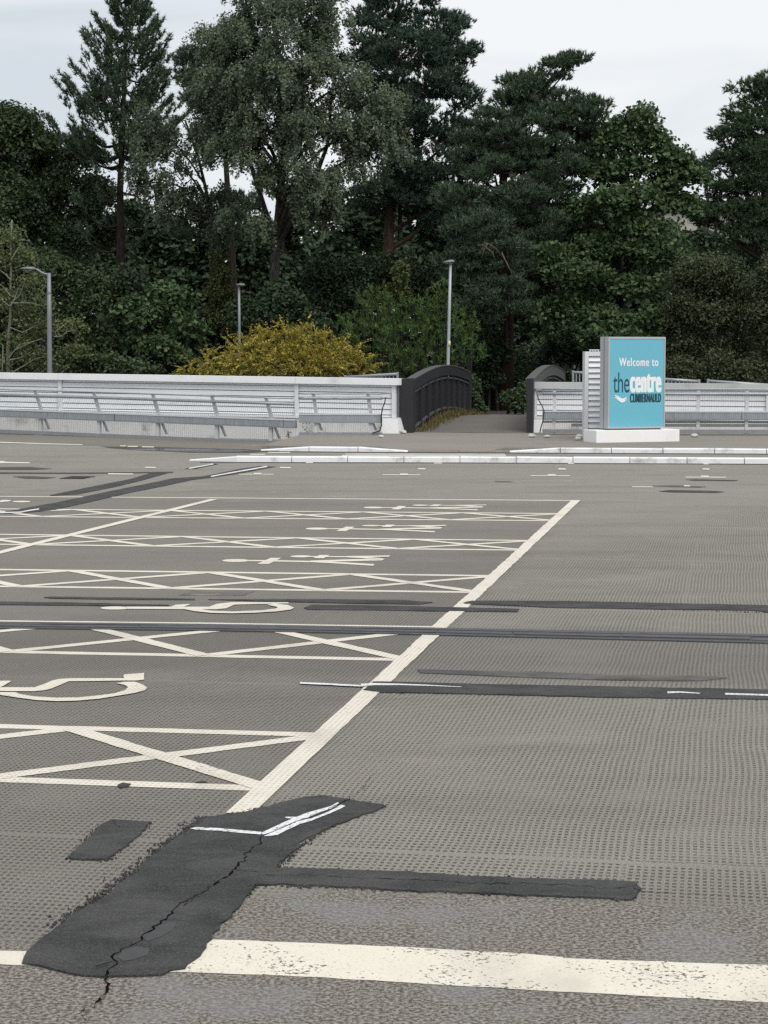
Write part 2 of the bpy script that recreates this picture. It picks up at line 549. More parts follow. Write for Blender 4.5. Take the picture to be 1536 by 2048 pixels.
M['leaf_brown'] = mat_leaf('dull_brown_green_leaves', (0.030, 0.041, 0.020), (0.095, 0.115, 0.055))
M['leaf_ash'] = mat_leaf('pale_grey_green_leaves', (0.066, 0.086, 0.037), (0.193, 0.229, 0.110))
M['leaf_gold'] = mat_leaf('golden_conifer_sprays', (0.045, 0.060, 0.018), (0.620, 0.490, 0.095), trans=0.2)
M['leaf_ivy'] = mat_leaf('yellow_green_ivy_leaves', (0.036, 0.050, 0.018), (0.115, 0.130, 0.042))
M['leaf_larch'] = mat_leaf('drooping_conifer_needles', (0.036, 0.067, 0.037), (0.107, 0.162, 0.081), trans=0.08)
M['grass'] = mat_leaf('dry_verge_grass', (0.075, 0.070, 0.026), (0.250, 0.200, 0.080), trans=0.2)

# ================================================================== THE SETTING
def smooth01(x):
    x = max(0.0, min(1.0, x))
    return x * x * (3 - 2 * x)


def deck_z(x, y):
    return -0.075 * math.exp(-((x + 2.2) / 4.5) ** 2) * smooth01((y - 37.5) / 3.0)


# ground sheet out to the horizon: low road under the footbridge, wooded bank behind it
def terrain_z(x, y):
    if y < 46.6:
        return -4.0
    b = smooth01((y - 50.0) / 4.5)
    return -4.0 + 4.0 * b + 0.012 * max(0, y - 56)


xs = [-1500, -600, -250, -120, -70] + list(range(-44, 45, 4)) + [70, 120, 250, 600, 1500]
ys = [-800, -200, -60, 0, 30, 44, 46.6, 48, 50] + [50.5 + 0.5 * i for i in range(10)] + [56, 58, 61, 65, 70, 76, 84, 95, 110, 140, 200, 320, 600, 1800]
m = MB()
m.add([(x, y, terrain_z(x, y) + (random.uniform(-0.06, 0.06) if y > 54 else 0)) for y in ys for x in xs],
      [(j * len(xs) + i, j * len(xs) + i + 1, (j + 1) * len(xs) + i + 1, (j + 1) * len(xs) + i)
       for j in range(len(ys) - 1) for i in range(len(xs) - 1)])
ground = m.build('ground', M['soil'], smooth=True)
tag(ground, 'dark leaf-littered woodland ground falling to a low road behind the parapet', kind='structure')

# car park deck: a slab with a slight fall towards the parapet
xs = [-45, -30, -20, -14] + [-12 + 1.0 * i for i in range(20)] + [10, 14, 20, 30, 45]
ys = [-14, 0, 8, 16, 24, 32, 36] + [37.0 + 0.75 * i for i in range(13)] + [46.5]
m = MB()
nx = len(xs)
m.add([(x, y, deck_z(x, y)) for y in ys for x in xs],
      [(j * nx + i, j * nx + i + 1, (j + 1) * nx + i + 1, (j + 1) * nx + i) for j in range(len(ys) - 1) for i in range(nx - 1)])
for (a, b) in (((-45, -14), (45, -14)), ((45, -14), (45, 46.5)), ((45, 46.5), (-45, 46.5)), ((-45, 46.5), (-45, -14))):
    m.add([(a[0], a[1], -0.9), (b[0], b[1], -0.9), (b[0], b[1], 0.0), (a[0], a[1], 0.0)], [(0, 1, 2, 3)])
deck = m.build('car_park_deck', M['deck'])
tag(deck, 'worn grey car park deck surfacing with rolled-in dimples and painted bays', kind='structure')


def jitter_poly(pts, step, amp):
    """resample a closed outline and roughen it with a smooth wander plus fine raggedness"""
    out = []
    n = len(pts)
    ph = [random.uniform(0, 6.28) for _ in range(4)]
    fr = (7.0, 19.0, 43.0, 90.0)
    run = 0.0
    for i in range(n):
        a, b = Vector(pts[i]), Vector(pts[(i + 1) % n])
        L = (b - a).length
        k = max(1, int(L / step))
        d = (b - a) / max(L, 1e-6)
        nn = Vector((-d.y, d.x, 0))
        for j in range(k):
            t = j / k
            q = run + L * t
            w = min(1.0, 4 * t, 4 * (1 - t))
            off = sum(math.sin(q * f + p) / (1 + e * 0.5) for e, (f, p) in enumerate(zip(fr, ph))) * 0.55 + random.gauss(0, 0.5)
            out.append(a + (b - a) * t + nn * (off * amp * w))
        run += L
    return out


def px_poly(pts, z=0.0):
    return [G(x, y, z) for x, y in pts]


def marking(name, world_poly, z, mat, label=None, parent=None, rough=True):
    poly = world_poly
    if rough:
        d = sum(p.y for p in poly) / len(poly)
        poly = jitter_poly(poly, 0.02 + d * 0.004, 0.0022 + d * 0.0001)
    mb = MB()
    mb.add([(p.x, p.y, z + deck_z(p.x, p.y)) for p in poly], [tuple(range(len(poly)))])
    o = mb.build(name, mat, parent or deck)
    # face up
    if o.data.polygons[0].normal.z < 0:
        o.data.flip_normals()
    if label:
        o['label'] = label
    return o


def stroke_poly(a, b, w):
    d = (b - a).normalized()
    n = Vector((-d.y, d.x, 0)) * (w / 2)
    return [a + n, b + n, b - n, a - n]


def line(a, b, w, z, mat=None, name='painted_line', label=None):
    return marking(name, stroke_poly(a, b, w), z, mat or M['line'], label)


def px_stroke(pts, th, z, mat, name='painted_line', label=None, th2=None):
    """thin mark given by its run and its thickness in the photograph"""
    k = len(pts)
    t = lambda i: (th if th2 is None else th + (th2 - th) * i / (k - 1)) / 2
    up = [(x, y - t(i)) for i, (x, y) in enumerate(pts)]
    dn = [(x, y + t(i)) for i, (x, y) in enumerate(pts)][::-1]
    return marking(name, px_poly(up + dn), z, mat, label)


def isect(a, b, c, d):
    r, s = b - a, d - c
    k = r.x * s.y - r.y * s.x
    t = ((c.x - a.x) * s.y - (c.y - a.y) * s.x) / k
    return a + r * t


LW = 0.10
R0, R1 = G(478, 1629), G(1152, 1001)            # line along the bay ends by the open lane
Q0, Q1 = G(0, 1105.5), G(428, 999)              # line between the two columns of bays
line(R0, R1, LW * 1.05, 0.005, label='long cream line along the ends of the parking bays')
qd = (Q0 - Q1).normalized()
line(Q1, Q1 + qd * 16, LW * 1.05, 0.005, label='cream line dividing the two columns of parking bays')
line(G(-400, 990), G(1160, 1001.4), LW, 0.002, label='cream line closing the farthest parking bay')

ROWS = [((0, 1018), (1122, 1027.5), (0, 1033), (1103, 1041.6)),
        ((0, 1069), (1062, 1081.5), (0, 1089), (1037, 1100.5)),
        ((0, 1139.5), (981, 1152), (0, 1173), (944, 1184.7)),
        ((0, 1246), (868, 1257.0), (0, 1303.6), (795, 1319.5)),
        ((0, 1453), (632, 1470), (0, 1559.5), (500, 1576.5))]
for k, (a, b, c, d) in enumerate(ROWS):
    UA, UB, VA, VB = G(*a), G(*b), G(*c), G(*d)
    u0, v0 = isect(UA, UB, R0, R1), isect(VA, VB, R0, R1)
    u1, v1 = isect(UA, UB, Q0, Q1), isect(VA, VB, Q0, Q1)
    U = lambda s: u0 + (u1 - u0) * s
    V = lambda s: v0 + (v1 - v0) * s
    far_s = 2.0 if k < 2 else (1.5 if k < 3 else 1.0)
    if k != 3:
        line(U(0), U(far_s), LW, 0.002)
    line(V(0), V(far_s), LW, 0.002)
    ncell = int(far_s * 4)
    # shift half a line inwards so the crossing strokes meet the border lines
    for i in range(ncell):
        s0, s1 = i / 4, (i + 1) / 4
        if k == 3:                                   # cut short by the expansion joint
            cut = lambda p, q: p + (q - p) * 0.96
        line(U(s0) * 0.985 + V(s0) * 0.015, V(s1), LW, 0.003)
        line(V(s0), U(s1) * 0.985 + V(s1) * 0.015, LW, 0.004)


def ellipse(cx, cy, rx, ry, n=22):
    return [(cx + rx * math.cos(2 * math.pi * i / n), cy + ry * math.sin(2 * math.pi * i / n)) for i in range(n)]


def zoomed(x0, y0, s):
    return lambda pts: [(x0 + x / s, y0 + y / s) for x, y in pts]


# adult-and-child symbols in the three far bays
z2 = zoomed(400, 1100, 3.84)
FIG = [('adult_head', ellipse(275, 82, 105, 11)),
       ('adult_body', [(362, 79), (560, 79), (860, 86), (860, 96), (560, 90), (362, 87)]),
       ('adult_arms', [(438, 109), (545, 62), (626, 63), (528, 109)]),
       ('adult_leg', [(850, 84), (1385, 66), (1420, 70), (1395, 83), (850, 96)]),
       ('adult_leg', [(842, 85), (1020, 93), (1340, 111), (1330, 124), (1020, 105), (842, 96)]),
       ('child_head', ellipse(775, 52, 82, 8)),
       ('child_body', [(845, 50), (1130, 52), (1130, 60), (845, 57)]),
       ('child_arms', [(868, 66), (918, 42), (997, 43), (948, 68)]),
       ('child_leg', [(1120, 51), (1460, 46), (1452, 56), (1120, 60)]),
       ('child_leg', [(1122, 53), (1320, 60), (1400, 67), (1385, 74), (1300, 70), (1122, 61)])]
h3 = G(471.6, 1121.4)
for k, (hx, hy) in enumerate(((471.6, 1121.4), (634, 1057.6), (747, 1015.3))):
    off = G(hx, hy) - h3
    e = empty('parent_and_child_symbol', G(hx, hy))
    e.parent = deck
    e['label'] = ('cream painted adult and child figures in the ' + ('nearest', 'middle', 'farthest')[k] + ' of the three family bays')
    for i, (nm, pts) in enumerate(FIG):
        marking(nm, [p + off for p in px_poly(z2(pts))], 0.002 + 0.0004 * i, M['line'], parent=e, rough=False)
for x0, x1, y in ((25, 61, 1003.9), (0, 22, 1002.2), (-60, 8, 1004.2)):
    marking('child_symbol_piece', px_poly(ellipse((x0 + x1) / 2, y, (x1 - x0) / 2, 1.7)), 0.005, M['line'])

# wheelchair symbols
z5 = zoomed(180, 1160, 3.49)
e = empty('wheelchair_symbol', G(380, 1218)); e.parent = deck
e['label'] = 'cream wheelchair symbol beyond the expansion joint'
marking('head', px_poly(z5(ellipse(175, 199, 102, 11))), 0.004, M['line'], parent=e, rough=False)
marking('seat_and_leg', px_poly(z5([(255, 190), (560, 191), (830, 191), (890, 170), (990, 159), (1385, 160), (1385, 168), (1010, 176), (950, 202), (880, 209), (255, 206)])), 0.005, M['line'], parent=e, rough=False)
marking('arm', px_poly(z5([(560, 193), (600, 178), (690, 173), (697, 178), (650, 193)])), 0.006, M['line'], parent=e, rough=False)
marking('wheel', px_poly(z5([(650, 208), (760, 208), (850, 221), (1000, 226), (1200, 218), (1300, 205), (1312, 195), (1235, 179), (1285, 171), (1380, 180), (1425, 200), (1400, 213), (1300, 226), (1150, 235), (1000, 239), (850, 236), (730, 224)])), 0.007, M['line'], parent=e, rough=False)
z6 = zoomed(0, 1320, 4.8)
e = empty('wheelchair_symbol', G(150, 1380)); e.parent = deck
e['label'] = 'large cream wheelchair symbol on the near side of the expansion joint'
marking('head', px_poly(z6(ellipse(-900, 260, 210, 40))), 0.004, M['line'], parent=e, rough=False)
marking('seat_and_leg', px_poly(z6([(-720, 272), (330, 270), (420, 240), (500, 205), (570, 190), (680, 183), (1195, 183), (1195, 145), (1385, 132), (1380, 165), (1385, 195), (1310, 205), (660, 212), (560, 255), (500, 280), (430, 298), (320, 308), (-720, 302)])), 0.005, M['line'], parent=e)
marking('wheel', px_poly(z6([(-200, 318), (0, 318), (150, 318), (180, 335), (330, 360), (550, 372), (750, 370), (950, 350), (1100, 330), (1200, 300), (1230, 272), (1200, 250), (1120, 232), (1190, 220), (1290, 218), (1370, 245), (1415, 275), (1390, 300), (1300, 325), (1150, 350), (950, 382), (750, 400), (550, 405), (350, 395), (150, 368), (0, 345), (-200, 325)])), 0.006, M['line'], parent=e)
marking('arm', px_poly(z6([(-260, 215), (100, 210), (105, 218), (0, 274), (-260, 274)])), 0.007, M['line'], parent=e)

# thick worn line across the near road strip
marking('painted_line', px_poly([(330, 1877), (435, 1880), (600, 1886), (768, 1893), (900, 1900), (1033, 1907), (1148, 1918), (1536, 1931), (1750, 1939), (3200, 1992),
                                 (3200, 2092), (1750, 2018), (1536, 2006), (1290, 1993), (1048, 1980), (768, 1963), (560, 1952), (370, 1945), (300, 1944)]), 0.0015, M['line_worn'],
        'broad chipped cream line across the near road strip')
marking('painted_line', px_poly([(-240, 1893), (75, 1904.5), (60, 1932), (-240, 1921)]), 0.0015, M['line'], 'short end of cream line left of the tar repair')

# lane marks far off by the kerb
for a in ((765, 841, 950.2, 1.4), (800, 816, 949.4, 3), (836, 851, 938.4, 2.4), (868, 884, 926.6, 1.6), (1061, 1140, 952, 1.5), (1095, 1111, 950.8, 3),
          (1117, 1131, 938.8, 2.6), (1136, 1148, 927.6, 1.6), (1371, 1452, 955, 1.6), (1402, 1418, 953.6, 3.2), (1405, 1419, 938.8, 2.8), (1407, 1417, 928.2, 1.5),
          (477, 547, 949, 1.3), (508, 523, 947.8, 2.6), (560, 581, 936, 2.4), (612, 626, 925.6, 1.5), (216, 266, 948.6, 2.4), (290, 311, 935.6, 2.2),
          (1264, 1306, 974.4, 1.5), (1368, 1380, 972.5, 2)):
    px_stroke([(a[0], a[2]), (a[1], a[2] + 0.2)], a[3], 0.005 if a[3] < 1.8 else 0.007, M['line'])
px_stroke([(-200, 878), (0, 883.6), (165, 889.2)], 1.9, 0.004, M['line'], label='thin white line along the foot of the parapet barrier')
for a in ((240, 252, 892), (255, 275, 893), (284, 308, 894), (536, 580, 905), (500, 530, 909), (690, 1010, 908.6), (684, 1012, 911.3)):
    px_stroke([(a[0], a[2]), (a[1], a[2] + 0.2)], 1.6, 0.004, M['line'])
marking('worn_arrow', px_poly([(-30, 922), (10, 922.5), (8, 924), (60, 925), (58, 927), (10, 926.5), (-30, 927)]), 0.004, M['line'])

# tar repairs -----------------------------------------------------------------
def tar(pts, name='tar_patch', mat=None, h=0.0068, label=None, amp=0.006):
    poly = px_poly(pts)
    d = sum(p.y for p in poly) / len(poly)
    poly = jitter_poly(poly, 0.02 + d * 0.003, amp * (0.5 if d > 15 else 1))
    a = sum(poly[i].x * poly[(i + 1) % len(poly)].y - poly[(i + 1) % len(poly)].x * poly[i].y for i in range(len(poly)))
    if a < 0:
        poly = poly[::-1]
    o = MB().prism(poly, -0.002, h).build(name, mat or M['tar_strip'], deck)
    if label:
        o['label'] = label
    return o


big = tar([(44, 1930), (62, 1898), (105, 1865), (165, 1822), (240, 1770), (300, 1720), (345, 1685), (380, 1660), (415, 1637), (450, 1632), (500, 1625),
           (550, 1612), (610, 1597), (645, 1594), (700, 1602), (767, 1611), (765, 1617), (700, 1640), (645, 1662), (615, 1677), (595, 1700), (570, 1720),
           (552, 1739), (640, 1741), (768, 1745), (993, 1757), (1268, 1767), (1283, 1780), (1262, 1802), (993, 1790), (768, 1781), (650, 1774), (510, 1772),
           (492, 1795), (475, 1820), (440, 1850), (425, 1880), (400, 1915), (370, 1940), (325, 1952), (250, 1955), (200, 1956), (140, 1950), (100, 1940)],
          mat=M['tar'], h=0.0072, label='large dark tar repair with a long crack and white paint', amp=0.010)
tar([(202, 1652), (227, 1642), (262, 1644), (300, 1647), (280, 1672), (215, 1720), (142, 1720), (137, 1714), (165, 1690)], mat=M['tar'], label='small dark square tar repair beside the large one')
tar([(235, 1572), (245, 1568), (262, 1570), (255, 1576), (238, 1577)], h=0.0064)
tar([(390, 1567), (405, 1564), (415, 1566), (400, 1568)], h=0.0064)
tar([(726, 1382), (747, 1365), (804, 1366), (960, 1370), (1536, 1381), (1750, 1385), (3000, 1408), (3000, 1433), (1750, 1404), (1536, 1400), (1200, 1396), (960, 1389.5), (759, 1386)], label='long tar strip crossing the open lane')
tar([(926, 1207), (944, 1203), (1121, 1203.5), (1536, 1212), (1750, 1216), (3000, 1239), (3000, 1258), (1750, 1230), (1536, 1226), (1510, 1222), (1121, 1216.5), (1035, 1213), (930, 1209)], label='tar strip beyond the expansion joint, on the open lane')
tar([(608, 1217), (621, 1211), (800, 1213), (1039, 1219), (1035, 1225), (840, 1223), (800, 1222), (616, 1220)], h=0.0062)
tar([(88, 1196), (104, 1194.6), (253, 1196.5), (390, 1199), (390, 1201), (234, 1200), (104, 1198)])
tar([(416, 1200.2), (600, 1199.6), (800, 1201.5), (865, 1206), (840, 1209.5), (700, 1208), (560, 1204.5)])
tar([(-250, 1197), (0, 1204.4), (156, 1207), (338, 1211), (338, 1212.8), (208, 1212.8), (0, 1210.5), (-250, 1203)])
tar([(835, 1340), (900, 1342), (1100, 1346), (1200, 1351), (1400, 1353), (1455, 1357), (1400, 1363), (1200, 1361), (1000, 1354), (840, 1347)], mat=M['tar_faint'], h=0.006)
tar([(385, 1182), (510, 1183), (485, 1192), (358, 1191)], name='screed_patch', mat=M['screed'], h=0.005)
tar([(100, 991), (193, 972), (260, 959), (307, 945), (346, 944), (328, 949), (281, 962), (227, 975), (156, 989), (104, 992)], label='tar strip running towards the parapet, the farther of two')
tar([(10, 1024.5), (112, 1006), (167, 994.6), (216, 984), (281, 971), (349, 957), (401, 954), (422, 950.5), (482, 938), (519, 933), (552, 934), (524, 939),
     (477, 948), (422, 956), (386, 960), (326, 973), (260, 986), (200, 1000), (141, 1013), (99, 1022), (39, 1027), (10, 1026)], h=0.0074, label='long tar strip running from the left bays towards the kerb')
tar([(370, 938), (425, 927.5), (437, 928.5), (390, 938.5)])
tar([(-60, 945), (150, 946), (346, 944), (346, 946), (150, 948), (-60, 948)], h=0.0058)
tar([(-40, 935), (60, 934.5), (104, 938), (70, 940), (-40, 940)], mat=M['damp'], h=0.005)
tar([(26, 953.6), (60, 953), (112, 955.5), (90, 958), (50, 957.5)], mat=M['damp'], h=0.006)
tar([(1372, 960), (1390, 959), (1476, 961), (1470, 962.5), (1390, 962)], h=0.0056)
tar([(1318, 983), (1340, 980.6), (1430, 982.5), (1449, 984.5), (1430, 986.3), (1340, 985)], h=0.0056)
tar([(1304, 972), (1350, 971), (1413, 974), (1400, 975.6), (1340, 974.5)], mat=M['tar_faint'], h=0.006)
tar([(990, 963), (1020, 963.4), (1025, 964.6), (995, 964.4)], mat=M['tar_faint'], h=0.006)

def crumbs(pts, n, spread, mat):
    """loose grit and bitumen crumbs scattered along the rim of a repair"""
    P = px_poly(pts)
    mb = MB()
    for i in range(n):
        k = random.randrange(len(P))
        a, b = P[k], P[(k + 1) % len(P)]
        c = a.lerp(b, random.random()) + Vector((random.gauss(0, spread), random.gauss(0, spread), 0))
        r = random.choice((0.0014, 0.002, 0.002, 0.003, 0.0045))
        ph = random.uniform(0, 6)
        q = [Vector((c.x + math.cos(ph + j * 1.257) * r * random.uniform(0.6, 1.4), c.y + math.sin(ph + j * 1.257) * r * 1.6 * random.uniform(0.6, 1.4), 0)) for j in range(5)]
        mb.prism(q, 0.0, 0.0055 + 0.001 * random.random())
    o = mb.build('tar_crumbs', mat, deck)
    o['kind'] = 'stuff'


crumbs([(125, 1852), (240, 1770), (345, 1685), (415, 1637), (380, 1662), (300, 1722), (170, 1820)], 1300, 0.022, M['tar'])
crumbs([(450, 1632), (550, 1612), (645, 1594), (767, 1613), (645, 1662), (595, 1700), (552, 1739), (768, 1745), (1268, 1767), (1262, 1802), (768, 1781), (510, 1772), (450, 1840)], 600, 0.008, M['tar'])
crumbs([(202, 1652), (300, 1647), (215, 1720), (140, 1718)], 260, 0.010, M['tar'])
crumbs([(747, 1366), (1536, 1381), (1536, 1400), (759, 1386)], 420, 0.010, M['tar_strip'])
crumbs([(944, 1203), (1536, 1212), (1536, 1226), (930, 1209)], 300, 0.010, M['tar_strip'])

# white paint left on the repairs
px_stroke([(600, 1368.5), (660, 1371), (726, 1374.5)], 3.2, 0.008, M['spray'], label='white dash running on to the tar strip')
px_stroke([(722, 1373), (750, 1371.5), (800, 1372), (858, 1374), (923, 1377)], 5.0, 0.0092, M['spray'], th2=1.0)
px_stroke([(1335, 1388), (1360, 1387.5), (1400, 1390)], 4.0, 0.0092, M['spray'], th2=1.5)
px_stroke([(1450, 1391), (1536, 1393.5), (1700, 1397)], 3.6, 0.0092, M['spray'])
z7 = zoomed(350, 1560, 3.413)
marking('white_paint_stripe', px_poly(z7([(100, 346), (150, 338), (290, 344), (450, 358), (590, 370), (588, 388), (460, 378), (290, 362), (150, 356)])), 0.0092, M['spray'], 'white paint stripe crossing the large tar repair')
marking('white_paint_stripe', px_poly(z7([(590, 376), (700, 325), (800, 280), (750, 275), (755, 267), (830, 268), (900, 240), (990, 215), (1060, 195), (1110, 168), (1125, 178), (1070, 208), (980, 240), (900, 275), (820, 300), (740, 335), (650, 375), (600, 390)])), 0.0095, M['spray'], 'forked white paint stripe running up the large tar repair')
marking('white_paint_stripe', px_poly(z7([(605, 400), (700, 360), (830, 300), (940, 275), (1040, 235), (1130, 185), (1165, 192), (1130, 212), (1050, 248), (930, 295), (850, 318), (760, 360), (700, 392), (640, 400)])), 0.0098, M['spray'])
px_stroke([(422, 954), (456, 947.6), (534, 934)], 2.2, 0.0092, M['spray'])
px_stroke([(378, 938), (427, 928.8)], 2.0, 0.0092, M['spray'])
px_stroke([(0, 1027), (40, 1026), (60, 1022), (78, 1019.5)], 2.2, 0.0092, M['spray'])

# sealant smears and cracks
z1 = zoomed(0, 1500, 2.0)
marking('sealant_smear', px_poly(z1([(575, 765), (610, 735), (650, 705), (705, 695), (690, 730), (640, 760), (590, 775)])), 0.0084, M['seal'])
marking('sealant_smear', px_poly(z1([(470, 840), (490, 812), (545, 795), (600, 805), (590, 830), (530, 850), (490, 855)])), 0.0084, M['seal'])


def crack(pts, widths, z, name='crack', label=None):
    """open crack: a ragged dark slot"""
    P = [G(x, y) for x, y in pts]
    # finer, jagged run
    Q, W = [], []
    for i in range(len(P) - 1):
        L = (P[i + 1] - P[i]).length
        k = max(2, int(L / 0.02))
        d = (P[i + 1] - P[i]).normalized()
        n = Vector((-d.y, d.x, 0))
        for j in range(k):
            t = j / k
            Q.append(P[i].lerp(P[i + 1], t) + n * (random.gauss(0, 0.0075) if j else 0))
            W.append((widths[i] * (1 - t) + widths[i + 1] * t) * random.choice((0.15, 0.35, 0.5, 0.7, 1.0)))
    Q.append(P[-1]); W.append(widths[-1])
    mb = MB()
    vs, fs = [], []
    for i, p in enumerate(Q):
        d = (Q[min(i + 1, len(Q) - 1)] - Q[max(0, i - 1)]).normalized()
        n = Vector((-d.y, d.x, 0)) * (W[i] * 0.8)
        vs += [(p.x + n.x, p.y + n.y, z), (p.x - n.x, p.y - n.y, z)]
    for i in range(len(Q) - 1):
        fs.append((2 * i, 2 * i + 1, 2 * i + 3, 2 * i + 2))
    o = mb.add(vs, fs).build(name, M['crack'], deck)
    if label:
        o['label'] = label
    return o


ck = [(1050, 352), (1040, 370), (1000, 410), (980, 440), (930, 490), (900, 520), (860, 545), (820, 575), (780, 592), (715, 630), (670, 680), (630, 710),
      (600, 735), (565, 755), (570, 770), (530, 790), (500, 800), (460, 825), (450, 845), (465, 870), (430, 900), (424, 912)]
crack(z1(ck), [0.004] * 4 + [0.006] * 4 + [0.003] * 2 + [0.005] * 12, 0.0090, label='long jagged crack splitting the large tar repair')
crack(z1([(424, 908), (420, 920), (437, 940), (430, 960), (400, 1005), (380, 1020), (340, 1035), (325, 1050), (330, 1065), (345, 1085)]), [0.006] * 4 + [0.007, 0.005] + [0.0025] * 4, 0.004)
crack(z1([(1490, 110), (1470, 130), (1455, 155), (1440, 170), (1400, 195), (1375, 215)]), [0.0015, 0.002, 0.003, 0.003, 0.003, 0.004], 0.0089)
crack(z1([(1375, 215), (1340, 232), (1290, 258), (1240, 275), (1180, 300), (1100, 330)]), [0.003, 0.004, 0.003, 0.002, 0.003, 0.002], 0.0104)
crack(z1([(780, 592), (800, 596), (770, 612), (735, 632)]), [0.002] * 4, 0.0091)
crack(z1([(945, 492), (1020, 495), (1100, 510), (1300, 512), (1420, 520), (1536, 523)]), [0.002] * 6, 0.0089)
z8 = zoomed(768, 1500, 2.0)
crack(z8([(0, 523), (150, 530), (300, 538), (430, 546), (560, 540), (750, 550), (880, 562), (1000, 560), (1025, 568)]), [0.003] * 9, 0.0089)
crack(z8([(1025, 568), (1150, 575), (1300, 582), (1536, 595), (1800, 606)]), [0.0028, 0.002, 0.0016, 0.0014, 0.001], 0.003)
crack([(225, 1644), (232, 1648), (228, 1652), (240, 1658)], [0.002] * 4, 0.0085)
crack([(860, 1120), (700, 1122), (600, 1128)], [0.002] * 3, 0.003)
# twig on the large repair and scattered chips
mb = MB().tube([G(192, 1931, 0.018), G(205, 1926, 0.020), G(222, 1922.5, 0.018)], [0.0035, 0.0048, 0.003], 7)
tag(mb.build('stick', M['seal'], smooth=True), 'short grey stick lying across the crack on the tar repair', 'stick')

# expansion joint ---------------------------------------------------------------
JT = [(-1200, 1226), (-260, 1242), (0, 1246), (400, 1250), (800, 1256), (880, 1258), (1536, 1270.5), (1800, 1275), (3400, 1302.5)]
JB = [(-1200, 1235.5), (-260, 1253), (0, 1258), (400, 1262.5), (800, 1270), (880, 1272), (1536, 1288), (1800, 1294), (3400, 1330)]
top = px_poly(JT); bot = px_poly(JB)
mb = MB()
poly = bot + top[::-1]
mb.prism(poly, -0.002, 0.0085)
joint = mb.build('expansion_joint', M['rubber'], deck)
joint['label'] = 'dark rubber expansion joint running across the whole deck'


def joint_px(t, f):
    """t: 0..1 along, f: 0 far edge, 1 near edge -> pixel"""
    x = -1200 + t * 4600
    def at(L):
        for (x0, y0), (x1, y1) in zip(L, L[1:]):
            if x <= x1:
                return y0 + (y1 - y0) * (x - x0) / (x1 - x0)
        return L[-1][1]
    return x, at(JT) + (at(JB) - at(JT)) * f


edges = [0.0]
while edges[-1] < 1.0:
    edges.append(edges[-1] + random.uniform(0.032, 0.058))
for f0, f1, h in ((0.16, 0.40, 0.013), (0.52, 0.78, 0.014)):
    sh = random.uniform(0, 0.018)
    for a, b in zip(edges, edges[1:]):
        a, b = a + sh, b + sh - 0.0007
        if b > 1:
            continue
        j = random.uniform(-0.03, 0.03)
        q = [joint_px(a, f1 + j), joint_px(b, f1 + j), joint_px(b, f0 + j), joint_px(a, f0 + j)]
        MB().prism(px_poly(q), 0.008, h + random.uniform(-0.002, 0.003)).build('joint_cover_strip', M['joint_metal'], joint)
px_stroke([(-260, 1240.5), (0, 1244.5), (400, 1249), (868, 1256.5)], 2.4, 0.0095, M['line'], label='thin cream edge left above the expansion joint')

# drain, puddle, damp gutter
mb = MB()
ga, gb = G(121, 957.5), G(161, 958)
fr = VPlane(121, ga.y, 161, gb.y)
for k in range(9):
    mb.fbox(fr, k * fr.len / 8 - 0.012, k * fr.len / 8 + 0.012, -0.45, 0.0, 0.0, 0.012)
mb.fbox(fr, -0.03, fr.len + 0.03, -0.03, 0.02, 0.0, 0.010)
mb.fbox(fr, -0.03, fr.len + 0.03, -0.48, -0.42, 0.0, 0.010)
mb.build('drain_grate', M['iron'], deck)['label'] = 'dark iron drain grate among the tar strips'
marking('damp_stain', px_poly([(200, 893), (300, 894), (480, 898.5), (560, 902), (500, 906), (380, 905.5), (270, 900), (225, 897)]), 0.003, M['damp'])
marking('puddle', px_poly([(250, 898.8), (300, 898), (400, 898.6), (470, 900), (510, 902), (470, 904.5), (400, 904.6), (330, 903), (280, 900.6)]), 0.006, M['wet'], 'long shallow puddle in the gutter before the kerb')

# access road between the kerbs and along the parapet -----------------------------
mb = MB()
a = [(-700, 872), (-300, 881), (0, 885.5), (200, 890.5), (330, 897), (520, 905), (1100, 907.5), (2000, 909.5)]
b = [(2000, 915), (1536, 917.5), (1000, 915), (520, 914.5), (380, 908), (200, 896), (0, 891), (-300, 884), (-700, 875)]
poly = px_poly(a + b)
far_l = [AT(-700, HORIZON, 46.0), AT(0, HORIZON, 45.4), AT(600, HORIZON, 42.6)]
rl = px_poly([(-700, 872), (-300, 881), (0, 885.5), (200, 890.5), (330, 897), (520, 903), (625, 879)])
pts = [Vector((p.x, p.y, 0)) for p in far_l[::-1]] + rl
grid = []
mb = MB()
# strip of brown macadam at the parapet foot, laid over the sloping deck
for i in range(40):
    pass
n = 26
top_l, bot_l = [], []
for i in range(n + 1):
    px = -500 + (1120 * i / n)
    y_near = np.interp(px, [-500, -300, 0, 200, 330, 520, 625], [876, 881, 885.5, 890.5, 896, 899, 879])
    pb = G(px, float(y_near))
    dfar = float(np.interp(px, [-500, 0, 620], [46.2, 45.0, 42.6]))
    pt_ = AT(px, HORIZON, dfar)
    bot_l.append(Vector((pb.x, pb.y, 0)))
    top_l.append(Vector((pt_.x, pt_.y, 0)))
vs, fs = [], []
for i in range(n + 1):
    for j in range(7):
        p = bot_l[i].lerp(top_l[i], j / 6)
        vs.append((p.x, p.y, deck_z(p.x, p.y) + 0.003 + (0 if 0 < j else -0.001)))
for i in range(n):
    for j in range(6):
        k = i * 7 + j
        fs.append((k, k + 7, k + 8, k + 1))
road = mb.add(vs, fs).build('road', M['road'])
tag(road, 'brownish macadam strip along the foot of the parapet barrier', kind='structure')

